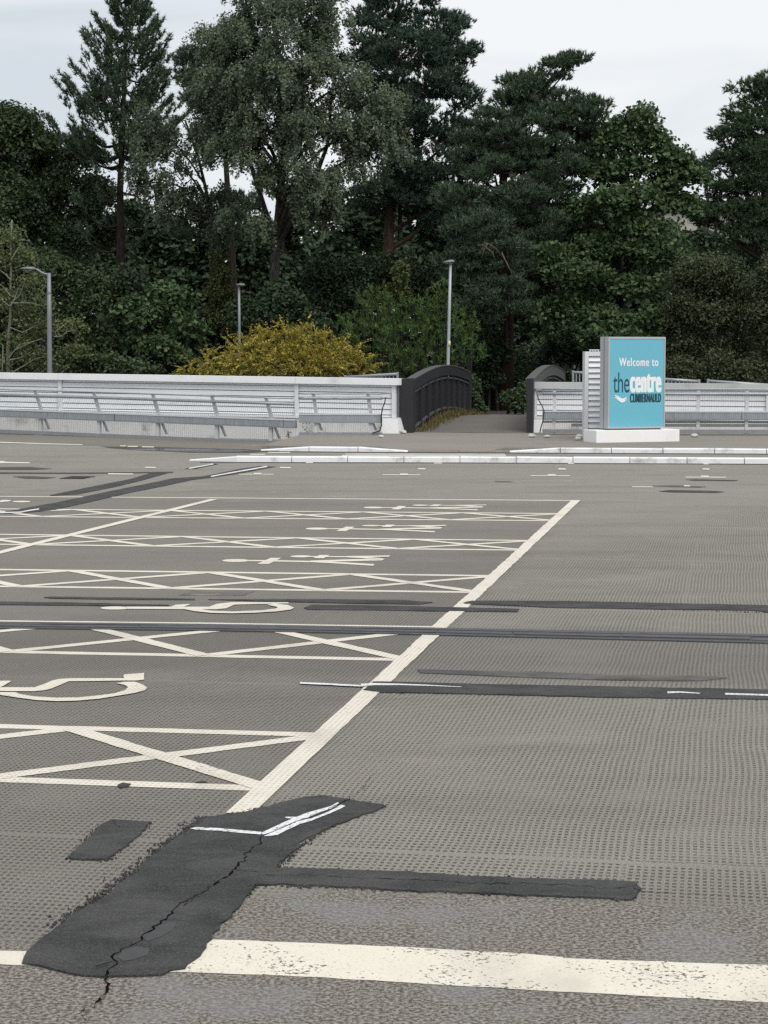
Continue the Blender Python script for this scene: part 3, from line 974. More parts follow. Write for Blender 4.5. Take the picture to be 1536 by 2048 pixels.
# footway behind the white kerb ---------------------------------------------------
fx = [523, 640, 758, 795, 985, 1016, 1250, 1536, 1900, 2300]
fy = [900.5, 902, 903.2, 903.6, 904.3, 904.5, 905.7, 907, 908.5, 910]
fz = [0.08, 0.08, 0.08, 0.028, 0.028, 0.08, 0.08, 0.08, 0.08, 0.08]
rows_f = []
back_px = [627, 690, 775, 800, 960, 1010, 1250, 1536, 1900, 2300]
for i in range(len(fx)):
    p = G(fx[i], fy[i])
    p = Vector((p.x, p.y + 0.14, 0))
    bk = AT(back_px[i], HORIZON, 42.4)
    mid = p.lerp(Vector((bk.x, bk.y, 0)), 0.18)
    rows_f.append([(p.x, p.y, 0.0), (p.x, p.y, fz[i]), (mid.x, mid.y, 0.088), (bk.x, bk.y, 0.10)])
vs = [q for r in rows_f for q in r]
fs = []
for i in range(len(fx) - 1):
    for j in range(3):
        k = i * 4 + j
        fs.append((k, k + 4, k + 5, k + 1))
# left end face
fs.append((0, 1, 2, 3))
footway = MB().add(vs, fs).build('footway', M['footway'])
tag(footway, 'pale raised footway between the white kerb and the parapet', kind='structure')


def kerb_run(parent, pts, L, h, w, mat, skip=None, nose=True, hs=None):
    """row of kerb stones along a foot line (world points, camera side), each its own piece"""
    P = [Vector(p) for p in pts]
    acc, cur = [], 0.0
    total = sum((b - a).length for a, b in zip(P, P[1:]))

    def at(s):
        for a, b in zip(P, P[1:]):
            l = (b - a).length
            if s <= l:
                return a.lerp(b, s / l), (b - a).normalized()
            s -= l
        return P[-1], (P[-1] - P[-2]).normalized()
    s = 0.0
    k = 0
    while s < total - 0.2:
        e = min(total, s + L)
        a, d = at(s + 0.007)
        b, _ = at(e - 0.007)
        n = Vector((-d.y, d.x, 0))
        hh = hs(s, e) if hs else (h, h)
        hh = (hh[0] + random.uniform(-0.004, 0.004), hh[1] + random.uniform(-0.004, 0.004))
        if nose and k == 0:
            hh = (h * 0.25, h)
        j = random.uniform(-0.006, 0.006)
        lo = [a + n * j, b + n * j, b + n * (w + j), a + n * (w + j)]
        ch = 0.018
        up = [a + n * (ch + j), b + n * (ch + j), b + n * (w + j), a + n * (w + j)]
        mb = MB()
        mb.hexa([(p.x, p.y, -0.03) for p in lo], [(p.x, p.y, hh[i in (1, 2)] - ch) for i, p in enumerate(lo)])
        k0 = len(mb.v)
        mb.f.pop(1)
        mb.v += [(p.x, p.y, hh[i in (1, 2)]) for i, p in enumerate(up)]
        mb.f += [(4, 5, k0 + 1, k0), (k0, k0 + 1, k0 + 2, k0 + 3), (5, 6, k0 + 2, k0 + 1), (6, 7, k0 + 3, k0 + 2), (7, 4, k0, k0 + 3)]
        mm = mat(s) if callable(mat) else mat
        mb.build('kerb_stone', mm, parent)
        s = e
        k += 1


island = empty('kerb', G(900, 924.5))
tag(island, 'long white-painted kerb dividing the car park from the access lane', kind='structure')
kerb_run(island, [G(378, 921.5), G(420, 923.6), G(900, 924.6), G(1536, 927.4), G(2100, 930)], 0.92, 0.092, 0.16, M['kerb'])
px_stroke([(400, 925), (900, 926), (1536, 928.8), (1900, 930.4)], 1.5, 0.0025, M['damp'], 'gutter_dark_line')  # thin dark line along the foot of each kerb
px_stroke([(530, 903.4), (900, 905.6), (1536, 908.4), (1900, 910)], 1.7, 0.0025, M['damp'], 'gutter_dark_line')
ukerb = empty('kerb', G(900, 904.5))
tag(ukerb, 'white-painted kerb along the footway, dropped before the footbridge', kind='structure')
U0 = G(521, 901.5)
ud0 = (G(762, 904) - U0).length
ud1 = (G(1012, 904.5) - U0).length


def uh(s, e):
    f = lambda q: 0.085 if q < ud0 - 0.05 or q > ud1 + 0.45 else 0.028
    return f(s), f(e)


kerb_run(ukerb, [U0, G(762, 904), G(1012, 904.8), G(1536, 907.2), G(2100, 909.6)], 0.915, 0.085, 0.14,
         lambda s: M['kerb_bare'] if ud0 - 0.3 < s < ud1 - 0.1 else M['kerb'], hs=uh)
# return edging of the footway, back towards the parapet
kerb_run(ukerb, [G(627, 879.5), G(575, 889), G(523, 900.5)], 0.9, 0.085, 0.08, M['kerb_bare'], nose=False)

# ================================================================== PARAPET WALLS
def parapet(name, label, P, s0, s1, posts, zc, shear, cop_mat, end_flare, z_shift=0.0, trim=False):
    """zc: heights (coping top, coping bottom, ledge); boards hung between the posts; shear: fall per metre along the wall"""
    root = empty(name, P.pt(s0, 0, 0.0))
    tag(root, label, 'wall', 'parapet walls on both sides of the footbridge')
    top, cb, ledge = zc
    # core and painted concrete plinth
    MB().fbox(P, s0, s1, -0.22, -0.055, ledge, cb, shear).build('backing', M['board_gap'], root)
    mb = MB()
    mb.fbox(P, s0 - 0.02, s1 + 0.02, -0.30, 0.06, -0.35, ledge - 0.05, shear)
    mb.build('plinth', M['plinth'], root)
    MB().fbox(P, s0 - 0.03, s1 + 0.03, -0.31, 0.085, ledge - 0.048, ledge, shear).build('ledge', M['board'], root)
    # coping in lengths
    cuts = [s0 - 0.05] + [p for p in posts if s0 + 0.5 < p < s1 - 0.5] + [s1 + 0.05]
    for a, b in zip(cuts, cuts[1:]):
        MB().fbox(P, a + 0.003, b - 0.003, -0.34, 0.10, cb, top, shear).build('coping', cop_mat, root)
    if trim:
        MB().fbox(P, s0 + 0.06, s1, -0.05, 0.05, cb - 0.05, cb - 0.004, shear).build('trim_rail', M['steel_white'], root)
    hb = 0.117
    for a, b in zip(posts, posts[1:]):
        z = cb - (0.058 if trim else 0.0)
        k = 0
        z -= 0.056
        MB().fbox(P, a + 0.045, b - 0.045, -0.052, -0.030, z + 0.008, z + 0.050, shear).build('board', M['board'], root)
        while z > ledge + 0.03:
            h = min(hb, z - ledge)
            MB().fbox(P, a + 0.045, b - 0.045, -0.052, -0.012, z - h + 0.012, z - 0.004, shear, lean=-0.016).build('board', M['board'], root)
            z -= h
            k += 1
    for p in posts:
        MB().fbox(P, p - 0.04, p + 0.04, -0.05, 0.035, ledge + 0.003, cb - 0.003, shear).build('post', M['steel_white'], root)
    return root


WL = VPlane(0, 44.6, 795, 41.4)
sL = [WL.s(x) for x in (-420, 121, 594, 790)]
z0 = WL.sz(0, 745.3)[1]
zl = WL.sz(795, 757)[1]
shL = (zl - z0) / (WL.s(795) - WL.s(0))
mid_s = WL.s(400)
cbL = WL.sz(400, 764)[1] - shL * mid_s
ldL = WL.sz(400, 827)[1] - shL * mid_s
posts = [WL.s(-880), WL.s(-352)] + [WL.s(x) for x in (121, 594, 788)]
wl = parapet('parapet_wall', 'long white clad parapet wall left of the footbridge with pale coping', WL, posts[0], WL.s(795), posts, (z0, cbL, ldL), shL, M['coping'], True)
# flared painted concrete end by the bridge
mb = MB()
se = WL.s(795)
mb.hexa([WL.pt(se - 0.3, 0.32, -0.05), WL.pt(se + 0.16, 0.32, -0.05), WL.pt(se + 0.16, -0.3, -0.05), WL.pt(se - 0.3, -0.3, -0.05)],
        [WL.pt(se - 0.3, 0.09, 0.40), WL.pt(se + 0.035, 0.09, 0.40), WL.pt(se + 0.035, -0.3, 0.40), WL.pt(se - 0.3, -0.3, 0.40)])
mb.build('flared_end', M['plinth'], wl)

WR = VPlane(1066, 41.9, 1536, 41.6)
z0r = WR.sz(1066, 764)[1]
shR = (WR.sz(1536, 768)[1] - z0r) / (WR.s(1536) - WR.s(1066))
cbR = WR.sz(1100, 777.5)[1] - shR * WR.s(1100)
ldR = WR.sz(1100, 833)[1] - shR * WR.s(1100)
postsR = [WR.s(1070), WR.s(1536), WR.s(2010), WR.s(2480)]
wr = parapet('parapet_wall', 'white clad parapet wall right of the footbridge with grey coping behind the sign', WR, WR.s(1066), postsR[-1], postsR, (z0r, cbR, ldR), shR, M['coping_grey'], True, trim=True)
mb = MB()
s_ = WR.s(1066)
mb.hexa([WR.pt(s_ - 0.10, 0.30, -0.03), WR.pt(s_ + 0.2, 0.30, -0.03), WR.pt(s_ + 0.2, -0.3, -0.03), WR.pt(s_ - 0.10, -0.3, -0.03)],
        [WR.pt(s_ - 0.035, 0.09, 0.38), WR.pt(s_ + 0.2, 0.09, 0.38), WR.pt(s_ + 0.2, -0.3, 0.38), WR.pt(s_ - 0.035, -0.3, 0.38)])
mb.build('flared_end', M['plinth'], wr)


# ================================================================== CRASH BARRIERS (beam, mesh and guard rails)
def barrier(label, P, s0, s1, post_s, zs, shear, lean=-0.16, strut=True, low_rail=False, group='galvanised vehicle barriers before the parapet'):
    """zs: (foot, beam bottom, beam top, second rail, top rail)"""
    root = empty('vehicle_barrier', P.pt(s0, 0, zs[0]))
    tag(root, label, 'barrier', group)
    zf, zb, zt, z2_, z1_ = zs
    # deep box beam with a rolled lip, in lengths
    L = [s0]
    while L[-1] < s1 - 0.1:
        L.append(min(s1, L[-1] + 4.1))
    for a, b in zip(L, L[1:]):
        mb = MB()
        mb.fbox(P, a, b - 0.012, -0.05, 0.07, zb, zt - 0.030, shear)
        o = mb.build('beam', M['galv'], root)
        MB().fbox(P, a, b - 0.012, -0.06, 0.085, zt - 0.027, zt, shear).build('beam_lip', M['galv_lit'], o)
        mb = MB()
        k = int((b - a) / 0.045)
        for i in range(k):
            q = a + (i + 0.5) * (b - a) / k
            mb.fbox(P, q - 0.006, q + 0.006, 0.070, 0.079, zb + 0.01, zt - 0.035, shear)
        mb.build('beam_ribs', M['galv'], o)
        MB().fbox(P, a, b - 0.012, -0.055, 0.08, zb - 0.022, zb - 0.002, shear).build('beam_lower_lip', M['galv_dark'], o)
    h = z1_ - zt
    for s in post_s:
        if not s0 < s < s1:
            continue
        # upper leaning post
        q = lambda z, n0, n1, sh: [P.pt(s - 0.036 + sh, n1, z + shear * s), P.pt(s + 0.036 + sh, n1, z + shear * s), P.pt(s + 0.036 + sh, n0, z + shear * s), P.pt(s - 0.036 + sh, n0, z + shear * s)]
        mb = MB().hexa(q(zt + 0.001, -0.05, 0.0, 0.0), q(z1_, -0.05 - lean, 0.0 - lean, -0.045 if lean else 0))
        po = mb.build('post', M['galv_mid'], root)
        # lower leg and raking strut
        mb = MB().fbox(P, s - 0.042, s + 0.028, -0.05, 0.03, zf, zb - 0.024, shear)
        mb.build('lower_leg', M['galv_mid'], root)
        if strut:
            mb = MB().hexa([P.pt(s + 0.08, -0.16, zf + 0.12 + shear * s), P.pt(s + 0.13, -0.16, zf + 0.12 + shear * s), P.pt(s + 0.13, -0.20, zf + 0.12 + shear * s), P.pt(s + 0.08, -0.20, zf + 0.12 + shear * s)],
                           [P.pt(s + 0.02, -0.07, zb - 0.03 + shear * s), P.pt(s + 0.08, -0.07, zb - 0.03 + shear * s), P.pt(s + 0.08, -0.11, zb - 0.03 + shear * s), P.pt(s + 0.02, -0.11, zb - 0.03 + shear * s)])
            mb.build('strut', M['galv_mid'], root)
            MB().fbox(P, s - 0.11, s + 0.10, -0.10, 0.09, zf - 0.02, zf + 0.012, shear).build('base_plate', M['galv_dark'], root)
    # rails along the leaning posts
    for z, r, nm in ((z1_, 0.016, 'top_rail'), (z2_, 0.034, 'guard_rail')):
        n = -0.025 - lean * (z - zt) / h + 0.03
        k = 12
        pts = [P.pt(s0 + (s1 - s0) * i / k, n + random.uniform(-0.004, 0.004), z + shear * (s0 + (s1 - s0) * i / k) + random.uniform(-0.004, 0.004)) for i in range(k + 1)]
        MB().tube(pts, [r] * (k + 1), 8).build(nm, M['galv'], root, smooth=True)
    # foot channel
    MB().fbox(P, s0, s1, -0.04, 0.05, zf + 0.015, zf + 0.085, shear).build('foot_channel', M['galv_dark'], root)
    if low_rail:
        MB().fbox(P, s0, s1, -0.06, 0.0, zb - 0.085, zb - 0.05, shear).build('low_rail', M['galv_dark'], root)
        MB().fbox(P, s0 + 0.6, s1, -0.06, 0.0, zf + 0.14, zf + 0.20, shear).build('low_rail', M['galv_dark'], root)
    # wire mesh: fine uprights from the guard rail to the foot
    mb = MB()
    k = int((s1 - s0) / 0.048)
    for i in range(k):
        s = s0 + (i + 0.5) * (s1 - s0) / k
        zz = shear * s
        n2 = -0.02 - lean * (z2_ - zt) / h
        mb.tube([P.pt(s, n2, z2_ + zz - 0.03), P.pt(s, -0.02, zt + zz)], [0.0026] * 2, 3, False)
        mb.tube([P.pt(s, 0.02, zb + zz - 0.03), P.pt(s, 0.02, zf + zz + 0.085)], [0.0026] * 2, 3, False)
    o = mb.build('wire_mesh', M['galv_dark'], root)
    o['kind'] = 'stuff'
    return root


BL = VPlane(0, 43.6, 600, 40.6)
sh = (BL.sz(560, 795.5)[1] - BL.sz(0, 778)[1]) / (BL.s(560) - BL.s(0))
zb_at = lambda px, py: BL.sz(px, py)[1] - sh * BL.s(px)
zsL = (zb_at(0, 866.5), zb_at(0, 832), zb_at(0, 817.5), zb_at(0, 788.5), zb_at(0, 778))
ps = [BL.s(x) for x in (-625, -505, -390, -273, -157, -38, 81, 198, 316, 434, 542)]
b1 = barrier('long galvanised vehicle barrier before the parapet left of the footbridge', BL, BL.s(-640), BL.s(593), ps, zsL, sh)
BM = VPlane(597, 40.55, 790, 40.45)
zmm = lambda py: BM.sz(680, py)[1]
b2 = barrier('short galvanised vehicle barrier on the footway, next to the bridge opening', BM, BM.s(598), BM.s(765), [BM.s(x) for x in (632, 741)],
             (zmm(873), zmm(843.5), zmm(827), zmm(796), zmm(787)), 0.0)
# rail ends with a short stay and hanging cable
MB().tube([BM.pt(BM.s(765), 0.1, zmm(787)), BM.pt(BM.s(783), 0.1, zmm(786)), BM.pt(BM.s(783), 0.05, zmm(796)), BM.pt(BM.s(765), 0.08, zmm(796))], [0.016] * 4, 6).build('rail_end', M['galv_dark'], b2)
MB().tube([BM.pt(BM.s(772), 0.12, zmm(794)), BM.pt(BM.s(770), 0.13, zmm(805)), BM.pt(BM.s(766), 0.14, zmm(815)), BM.pt(BM.s(763.5), 0.12, zmm(828)),
           BM.pt(BM.s(763.5), 0.1, zmm(850)), BM.pt(BM.s(760), 0.1, zmm(861)), BM.pt(BM.s(745), 0.08, zmm(866))], [0.013] * 7, 6).build('cable', M['cable'], b2, smooth=True)
BR = VPlane(1078, 40.6, 1536, 40.3)
zmr = lambda py: BR.sz(1420, py)[1]
b3 = barrier('galvanised vehicle barrier running behind the welcome sign', BR, BR.s(1085), BR.s(2000), [BR.s(x) for x in (1109, 1203, 1300, 1397, 1494, 1592, 1690, 1788, 1890)],
             (zmr(867.5), zmr(838), zmr(822), zmr(788), zmr(778.5)), 0.0, lean=0.0, strut=False, low_rail=True)
MB().tube([BR.pt(BR.s(1085), 0.02, zmr(779)), BR.pt(BR.s(1073), 0.02, zmr(781)), BR.pt(BR.s(1073), 0.0, zmr(789)), BR.pt(BR.s(1085), 0.02, zmr(789))], [0.02] * 4, 6).build('rail_end', M['galv_dark'], b3)
MB().tube([BR.pt(BR.s(1075), 0.06, zmr(790)), BR.pt(BR.s(1077), 0.08, zmr(800)), BR.pt(BR.s(1083), 0.09, zmr(810)), BR.pt(BR.s(1088), 0.10, zmr(822)),
           BR.pt(BR.s(1086), 0.10, zmr(842)), BR.pt(BR.s(1082), 0.09, zmr(856)), BR.pt(BR.s(1080), 0.08, zmr(866))], [0.012] * 7, 6).build('cable', M['cable'], b3, smooth=True)

# ================================================================== FOOTBRIDGE
BA = math.radians(8.7)
bt, bn = Vector((math.sin(BA), math.cos(BA), 0)), Vector((math.cos(BA), -math.sin(BA), 0))
YL = 41.7
Lp = AT(822, HORIZON, YL); Lp = Vector((Lp.x, Lp.y, 0))
Rp = AT(1062, HORIZON, YL); Rp = Vector((Rp.x, Rp.y, 0))
BLEN = 11.3
bridge = empty('footbridge', (Lp + Rp) / 2)
tag(bridge, 'humped footbridge with black arched parapets leading into the trees', 'footbridge')


def hump(t):
    return 0.085 + 0.17 * math.sin(math.pi * max(0, min(1, t))) ** 1.0


wdt = (Rp - Lp).dot(bn)
# path over the bridge
mb = MB()
k = 24
vs = []
for i in range(k + 1):
    t = i / k
    a = Lp + bt * BLEN * t
    z = hump(t)
    for w, dz in ((-0.05, -0.30), (-0.05, 0.0), (wdt * 0.5, 0.03), (wdt + 0.05, 0.0), (wdt + 0.05, -0.30)):
        p = a + bn * w
        vs.append((p.x, p.y, z + dz))
fs = []
for i in range(k):
    for j in range(4):
        q = i * 5 + j
        fs.append((q, q + 1, q + 6, q + 5))
    q = i * 5
    fs.append((q + 4, q, q + 5, q + 9))
fs += [(0, 4, 3, 2, 1), tuple(k * 5 + j for j in range(5))]
o = mb.add(vs, fs).build('bridge_deck', M['bridge_path'], bridge)
o.data.flip_normals()


def rail_z(t):
    """arched top edge and panel bottom"""
    a = math.sin(math.pi * t)
    return 1.225 + 0.235 * a + 0.05 * t, 0.16 + 0.30 * a + 0.06 * t


def bridge_side(base, sgn, n_pan, arch_mat, label):
    root = empty('bridge_parapet', base)
    root.parent = bridge
    root.matrix_parent_inverse = bridge.matrix_basis.inverted()
    root['label'] = label
    T = 0.10

    def P(t, w, z):
        p = base + bt * BLEN * t + bn * w
        return Vector((p.x, p.y, z))
    # deep arched fascia
    mb = MB()
    k = 22
    for i in range(k):
        t0, t1 = i / k, (i + 1) / k
        za, zb_ = rail_z(t0)[0], rail_z(t1)[0]
        dp = 0.23
        mb.hexa([P(t0, -T, za - dp), P(t0, T * 0.6, za - dp), P(t1, T * 0.6, zb_ - dp), P(t1, -T, zb_ - dp)],
                [P(t0, -T, za), P(t0, T * 0.6, za), P(t1, T * 0.6, zb_), P(t1, -T, zb_)])
    mb.build('arched_fascia', arch_mat, root)
    mb = MB()
    for i in range(k):
        t0, t1 = i / k, (i + 1) / k
        za, zb_ = rail_z(t0)[0], rail_z(t1)[0]
        mb.hexa([P(t0, -T - 0.015, za + 0.002), P(t0, T * 0.6 + 0.015, za + 0.002), P(t1, T * 0.6 + 0.015, zb_ + 0.002), P(t1, -T - 0.015, zb_ + 0.002)],
                [P(t0, -T - 0.015, za + 0.022), P(t0, T * 0.6 + 0.015, za + 0.022), P(t1, T * 0.6 + 0.015, zb_ + 0.022), P(t1, -T - 0.015, zb_ + 0.022)])
    mb.build('arch_capping', M['bridge_top'], root)
    # end posts
    pw = -0.22 if sgn > 0 else -0.07
    za = rail_z(0)[0]
    MB().hexa([P(-0.02, pw, -0.05), P(-0.02, T * 0.6 + 0.01, -0.05), P(0.016, T * 0.6 + 0.01, -0.05), P(0.016, pw, -0.05)],
              [P(-0.02, pw, za + 0.025), P(-0.02, T * 0.6 + 0.01, za + 0.025), P(0.016, T * 0.6 + 0.01, za + 0.035), P(0.016, pw, za + 0.035)]).build('end_post', M['bridge_black'], root)
    za = rail_z(1)[0]
    MB().hexa([P(0.985, -T, -0.05), P(0.985, T * 0.6 + 0.01, -0.05), P(1.012, T * 0.6 + 0.01, -0.05), P(1.012, -T, -0.05)],
              [P(0.985, -T, za), P(0.985, T * 0.6 + 0.01, za), P(1.012, T * 0.6 + 0.01, za), P(1.012, -T, za)]).build('end_post', M['bridge_black'], root)
    # panels between uprights, a slot left open under the fascia
    for i in range(n_pan):
        t0, t1 = 0.025 + 0.96 * i / n_pan, 0.025 + 0.96 * (i + 1) / n_pan
        g = 0.006
        a0, a1 = rail_z(t0), rail_z(t1)
        q0, q1 = a0[0] - 0.31, a1[0] - 0.31
        MB().hexa([P(t0 + g, -0.06, a0[1]), P(t0 + g, -0.02, a0[1]), P(t1 - g, -0.02, a1[1]), P(t1 - g, -0.06, a1[1])],
                  [P(t0 + g, -0.06, q0), P(t0 + g, -0.02, q0), P(t1 - g, -0.02, q1), P(t1 - g, -0.06, q1)]).build('panel', M['bridge_black'], root)
        # rail along the panel heads and feet
        for nm, z_0, z_1 in (('head_rail', q0, q1), ('foot_rail', a0[1] - 0.045, a1[1] - 0.045)):
            MB().hexa([P(t0 + g, -0.07, z_0), P(t0 + g, 0.03, z_0), P(t1 - g, 0.03, z_1), P(t1 - g, -0.07, z_1)],
                      [P(t0 + g, -0.07, z_0 + 0.045), P(t0 + g, 0.03, z_0 + 0.045), P(t1 - g, 0.03, z_1 + 0.045), P(t1 - g, -0.07, z_1 + 0.045)]).build(nm, M['bridge_top'], root)
        MB().hexa([P(t0 - g * 0.9, -0.08, hump(t0) - 0.05), P(t0 - g * 0.9, 0.04, hump(t0) - 0.05), P(t0 + g * 0.9, 0.04, hump(t0) - 0.05), P(t0 + g * 0.9, -0.08, hump(t0) - 0.05)],
                  [P(t0 - g * 0.9, -0.08, a0[0] - 0.228), P(t0 - g * 0.9, 0.04, a0[0] - 0.228), P(t0 + g * 0.9, 0.04, a0[0] - 0.228), P(t0 + g * 0.9, -0.08, a0[0] - 0.228)]).build('upright', M['bridge_black'], root)
    return root


bridge_side(Lp, 1, 9, M['bridge_black'], 'black arched parapet on the near-left side of the footbridge')
bridge_side(Rp, -1, 9, M['bridge_top'], 'grey arched parapet rising behind the right-hand wall')
# path on into the wood
mb = MB()
e0 = Lp + bt * (BLEN + 0.002)
pts = []
a, ang = e0.copy(), BA
for i in range(13):
    dn = Vector((math.cos(ang), -math.sin(ang), 0))
    for w in (-0.05, wdt + 0.05):
        p = a + dn * w
        pts.append((p.x, p.y, max(0.079 - 0.004 * i, terrain_z(p.x, p.y) + 0.03) if i else 0.081))
    if i > 0:
        ang += math.radians(8.5)
    a = a + Vector((math.sin(ang), math.cos(ang), 0)) * (1.0 if i < 8 else 2.5)
path = MB().add(pts, [(2 * i, 2 * i + 1, 2 * i + 3, 2 * i + 2) for i in range(12)]).build('path', M['bridge_path'])
tag(path, 'asphalt path leading on from the footbridge into the wood', kind='structure')

# ================================================================== SIGN
ROT = math.radians(20)
c0 = AT(1217, HORIZON, 37.2)
S = VPlane.__new__(VPlane)
S.o = Vector((c0.x, c0.y, 0)); S.t = Vector((math.cos(ROT), math.sin(ROT), 0)); S.n = Vector((S.t.y, -S.t.x, 0)); S.len = 1
sw = S.s(1329)
ZT, ZB = S.sz(1217, 673.5)[1], S.sz(1217, 857.5)[1]
sign = empty('welcome_sign', S.pt(sw / 2, -0.15, 0.09))
tag(sign, 'blue welcome sign in an aluminium case standing on the footway', 'sign')
MB().fbox(S, 0.0, sw, -0.36, -0.018, ZB, ZT).build('case', M['sign_alu'], sign, bevel=0.006)
for a, b in ((-0.005, 0.022), (sw - 0.020, sw + 0.004)):
    MB().fbox(S, a, b, -0.017, 0.012, ZB + 0.001, ZT - 0.001).build('frame_edge', M['sign_alu'], sign)
MB().fbox(S, 0.0225, sw - 0.0205, -0.017, 0.011, ZT - 0.040, ZT - 0.002).build('frame_edge', M['sign_alu'], sign)
MB().fbox(S, 0.0225, sw - 0.0205, -0.017, 0.011, ZB + 0.002, ZB + 0.034).build('frame_edge', M['sign_alu'], sign)
MB().fbox(S, -0.006, 0.0, -0.20, -0.17, ZB + 0.01, ZT - 0.01).build('side_seam', M['galv_dark'], sign)
px0, px1, pz0, pz1 = 0.023, sw - 0.021, ZB + 0.0345, ZT - 0.0405
panel = MB().fbox(S, px0, px1, -0.0175, 0.003, pz0, pz1).build('face_panel', M['sign_blue'], sign)
panel['label'] = 'sky blue sign face'


def lettering(txt, fx0, fx1, fz0, fz1, mat, bold=0.0, spacing=1.0, nlift=0.0058, fat=0.0):
    cu = bpy.data.curves.new('lettering', 'FONT')
    cu.body = txt
    cu.offset = bold
    cu.space_character = spacing
    cu.resolution_u = 6
    t = bpy.data.objects.new('lettering', cu)
    COL.objects.link(t)
    dg = bpy.context.evaluated_depsgraph_get()
    me = bpy.data.meshes.new_from_object(t.evaluated_get(dg))
    bpy.data.objects.remove(t)
    co = np.empty(len(me.vertices) * 3, dtype=np.float32)
    me.vertices.foreach_get('co', co)
    co = co.reshape(-1, 3)
    lo, hi = co.min(0), co.max(0)
    w, h = px1 - px0, pz1 - pz0
    faces = [tuple(p.vertices) for p in me.polygons]
    mb = MB()
    wx = fx1 - fx0 - 2 * fat
    for k, sh_ in enumerate([0.0] if fat == 0 else [-fat, -fat / 3, fat / 3, fat]):
        vs = []
        for c in co:
            a = (c[0] - lo[0]) / (hi[0] - lo[0])
            b = (c[1] - lo[1]) / (hi[1] - lo[1])
            vs.append(S.pt(px0 + w * (fx0 + fat + wx * a + sh_), nlift + 0.0003 * k, pz0 + h * (fz0 + (fz1 - fz0) * b)))
        mb.add(vs, faces)
    me = bpy.data.meshes.new('lettering')
    me.from_pydata(mb.v, [], mb.f)
    me.materials.clear()
    me.materials.append(mat)
    o = bpy.data.objects.new('lettering', me)
    COL.objects.link(o)
    o.parent = sign
    o.matrix_parent_inverse = sign.matrix_basis.inverted()
    o['label'] = 'the words ' + txt
    return o


lettering('Welcome to', 0.171, 0.893, 0.690, 0.786, M['white_print'], 0.006, 1.15, fat=0.003)
lettering('the', 0.069, 0.365, 0.389, 0.622, M['teal_print'], 0.0, 0.95)
lettering('centre', 0.372, 0.957, 0.389, 0.607, M['white_print'], 0.012, 1.12, fat=0.014)
lettering('CUMBERNAULD', 0.376, 0.952, 0.276, 0.377, M['teal_print'], 0.008, 1.12, fat=0.0065)
# two-stroke wave
for k, dz in enumerate((0.0, -0.022)):
    up, dn = [], []
    for i in range(17):
        t = i / 16
        x = 0.10 + 0.22 * t
        z = 0.335 + dz + 0.022 * math.cos(t * math.pi * 1.55 + 0.0) - 0.012 * t + (0.012 * t * t)
        th = 0.004 + 0.010 * math.sin(math.pi * t) * (1.0 if k == 0 else 0.8)
        up.append(S.pt(px0 + (px1 - px0) * x, 0.0062 + 0.0004 * k, pz0 + (pz1 - pz0) * (z + th)))
        dn.append(S.pt(px0 + (px1 - px0) * x, 0.0062 + 0.0004 * k, pz0 + (pz1 - pz0) * (z - th)))
    MB().add(up + dn[::-1], [tuple(range(34))]).build('wave_emblem', M['white_print'], sign)['label'] = 'white wave emblem'
# plinth
pa, pb = S.sz(1188, 870)[0], S.s(1355)
MB().fbox(S, pa, pb, -0.46, 0.10, 0.07, ZB - 0.028).build('plinth', M['plinth_white'], sign, bevel=0.008)
MB().fbox(S, 0.05, sw - 0.05, -0.33, -0.05, ZB - 0.027, ZB + 0.0005).build('foot_plate', M['galv_dark'], sign)

# ================================================================== LOUVRED CABINET
C_ = VPlane(1170, 38.4, 1262, 38.4)
zc = lambda py: C_.sz(1185, py)[1]
cab = empty('louvred_cabinet', C_.pt(0.5, -0.3, 0.09))
tag(cab, 'white louvred steel cabinet tucked behind the welcome sign', 'cabinet')
w = C_.s(1260)
MB().fbox(C_, 0.02, w, -0.42, -0.05, 0.10, zc(707)).build('carcass', M['board'], cab)
MB().fbox(C_, 0.0, 0.07, -0.44, 0.02, 0.10, zc(703)).build('corner_post', M['steel_white'], cab)
MB().fbox(C_, w - 0.07, w, -0.44, 0.02, 0.10, zc(703)).build('corner_post', M['steel_white'], cab)
MB().fbox(C_, 0.0705, w - 0.0705, -0.42, 0.015, zc(712), zc(703)).build('head_rail', M['steel_white'], cab)
zt_, zb_ = zc(713), zc(857)
ns = 13
for i in range(ns):
    a = zt_ + (zb_ - zt_) * i / ns
    b = zt_ + (zb_ - zt_) * (i + 1) / ns
    MB().fbox(C_, 0.075, w - 0.075, -0.048, 0.012, b + 0.016, a - 0.002, lean=-0.045).build('louvre_slat', M['board'], cab)
mb = MB()
for i, x in enumerate((1182, 1187, 1192, 1198)):
    q = C_.s(x)
    mb.fbox(C_, q - 0.012, q + 0.012, -0.25, -0.22, zc(703) + 0.001, zc(699.5) , lean=0.05)
mb.fbox(C_, C_.s(1180), C_.s(1200), -0.22, -0.20, zc(700.5), zc(699))
mb.build('top_bracket', M['steel_white'], cab)
MB().fbox(C_, -0.03, 0.10, -0.1, 0.06, 0.085, 0.12).build('base_plate', M['steel_white'], cab)


def lump(name, px, py, zground, r, mat, label, cat, flat=0.6):
    c = G(px, py, zground)
    vs, fs = [], []
    n, k = 8, 5
    for i in range(k + 1):
        th = math.pi * i / k
        for j in range(n):
            ph = 2 * math.pi * j / n
            q = r * random.uniform(0.82, 1.12)
            vs.append((c.x + q * math.sin(th) * math.cos(ph) * 1.2, c.y + r + q * math.sin(th) * math.sin(ph), zground + r * flat * 0.85 + q * flat * math.cos(th)))
    for i in range(k):
        for j in range(n):
            fs.append((i * n + j, (i + 1) * n + j, (i + 1) * n + (j + 1) % n, i * n + (j + 1) % n))
    return tag(MB().add(vs, fs).build(name, mat), label, cat)


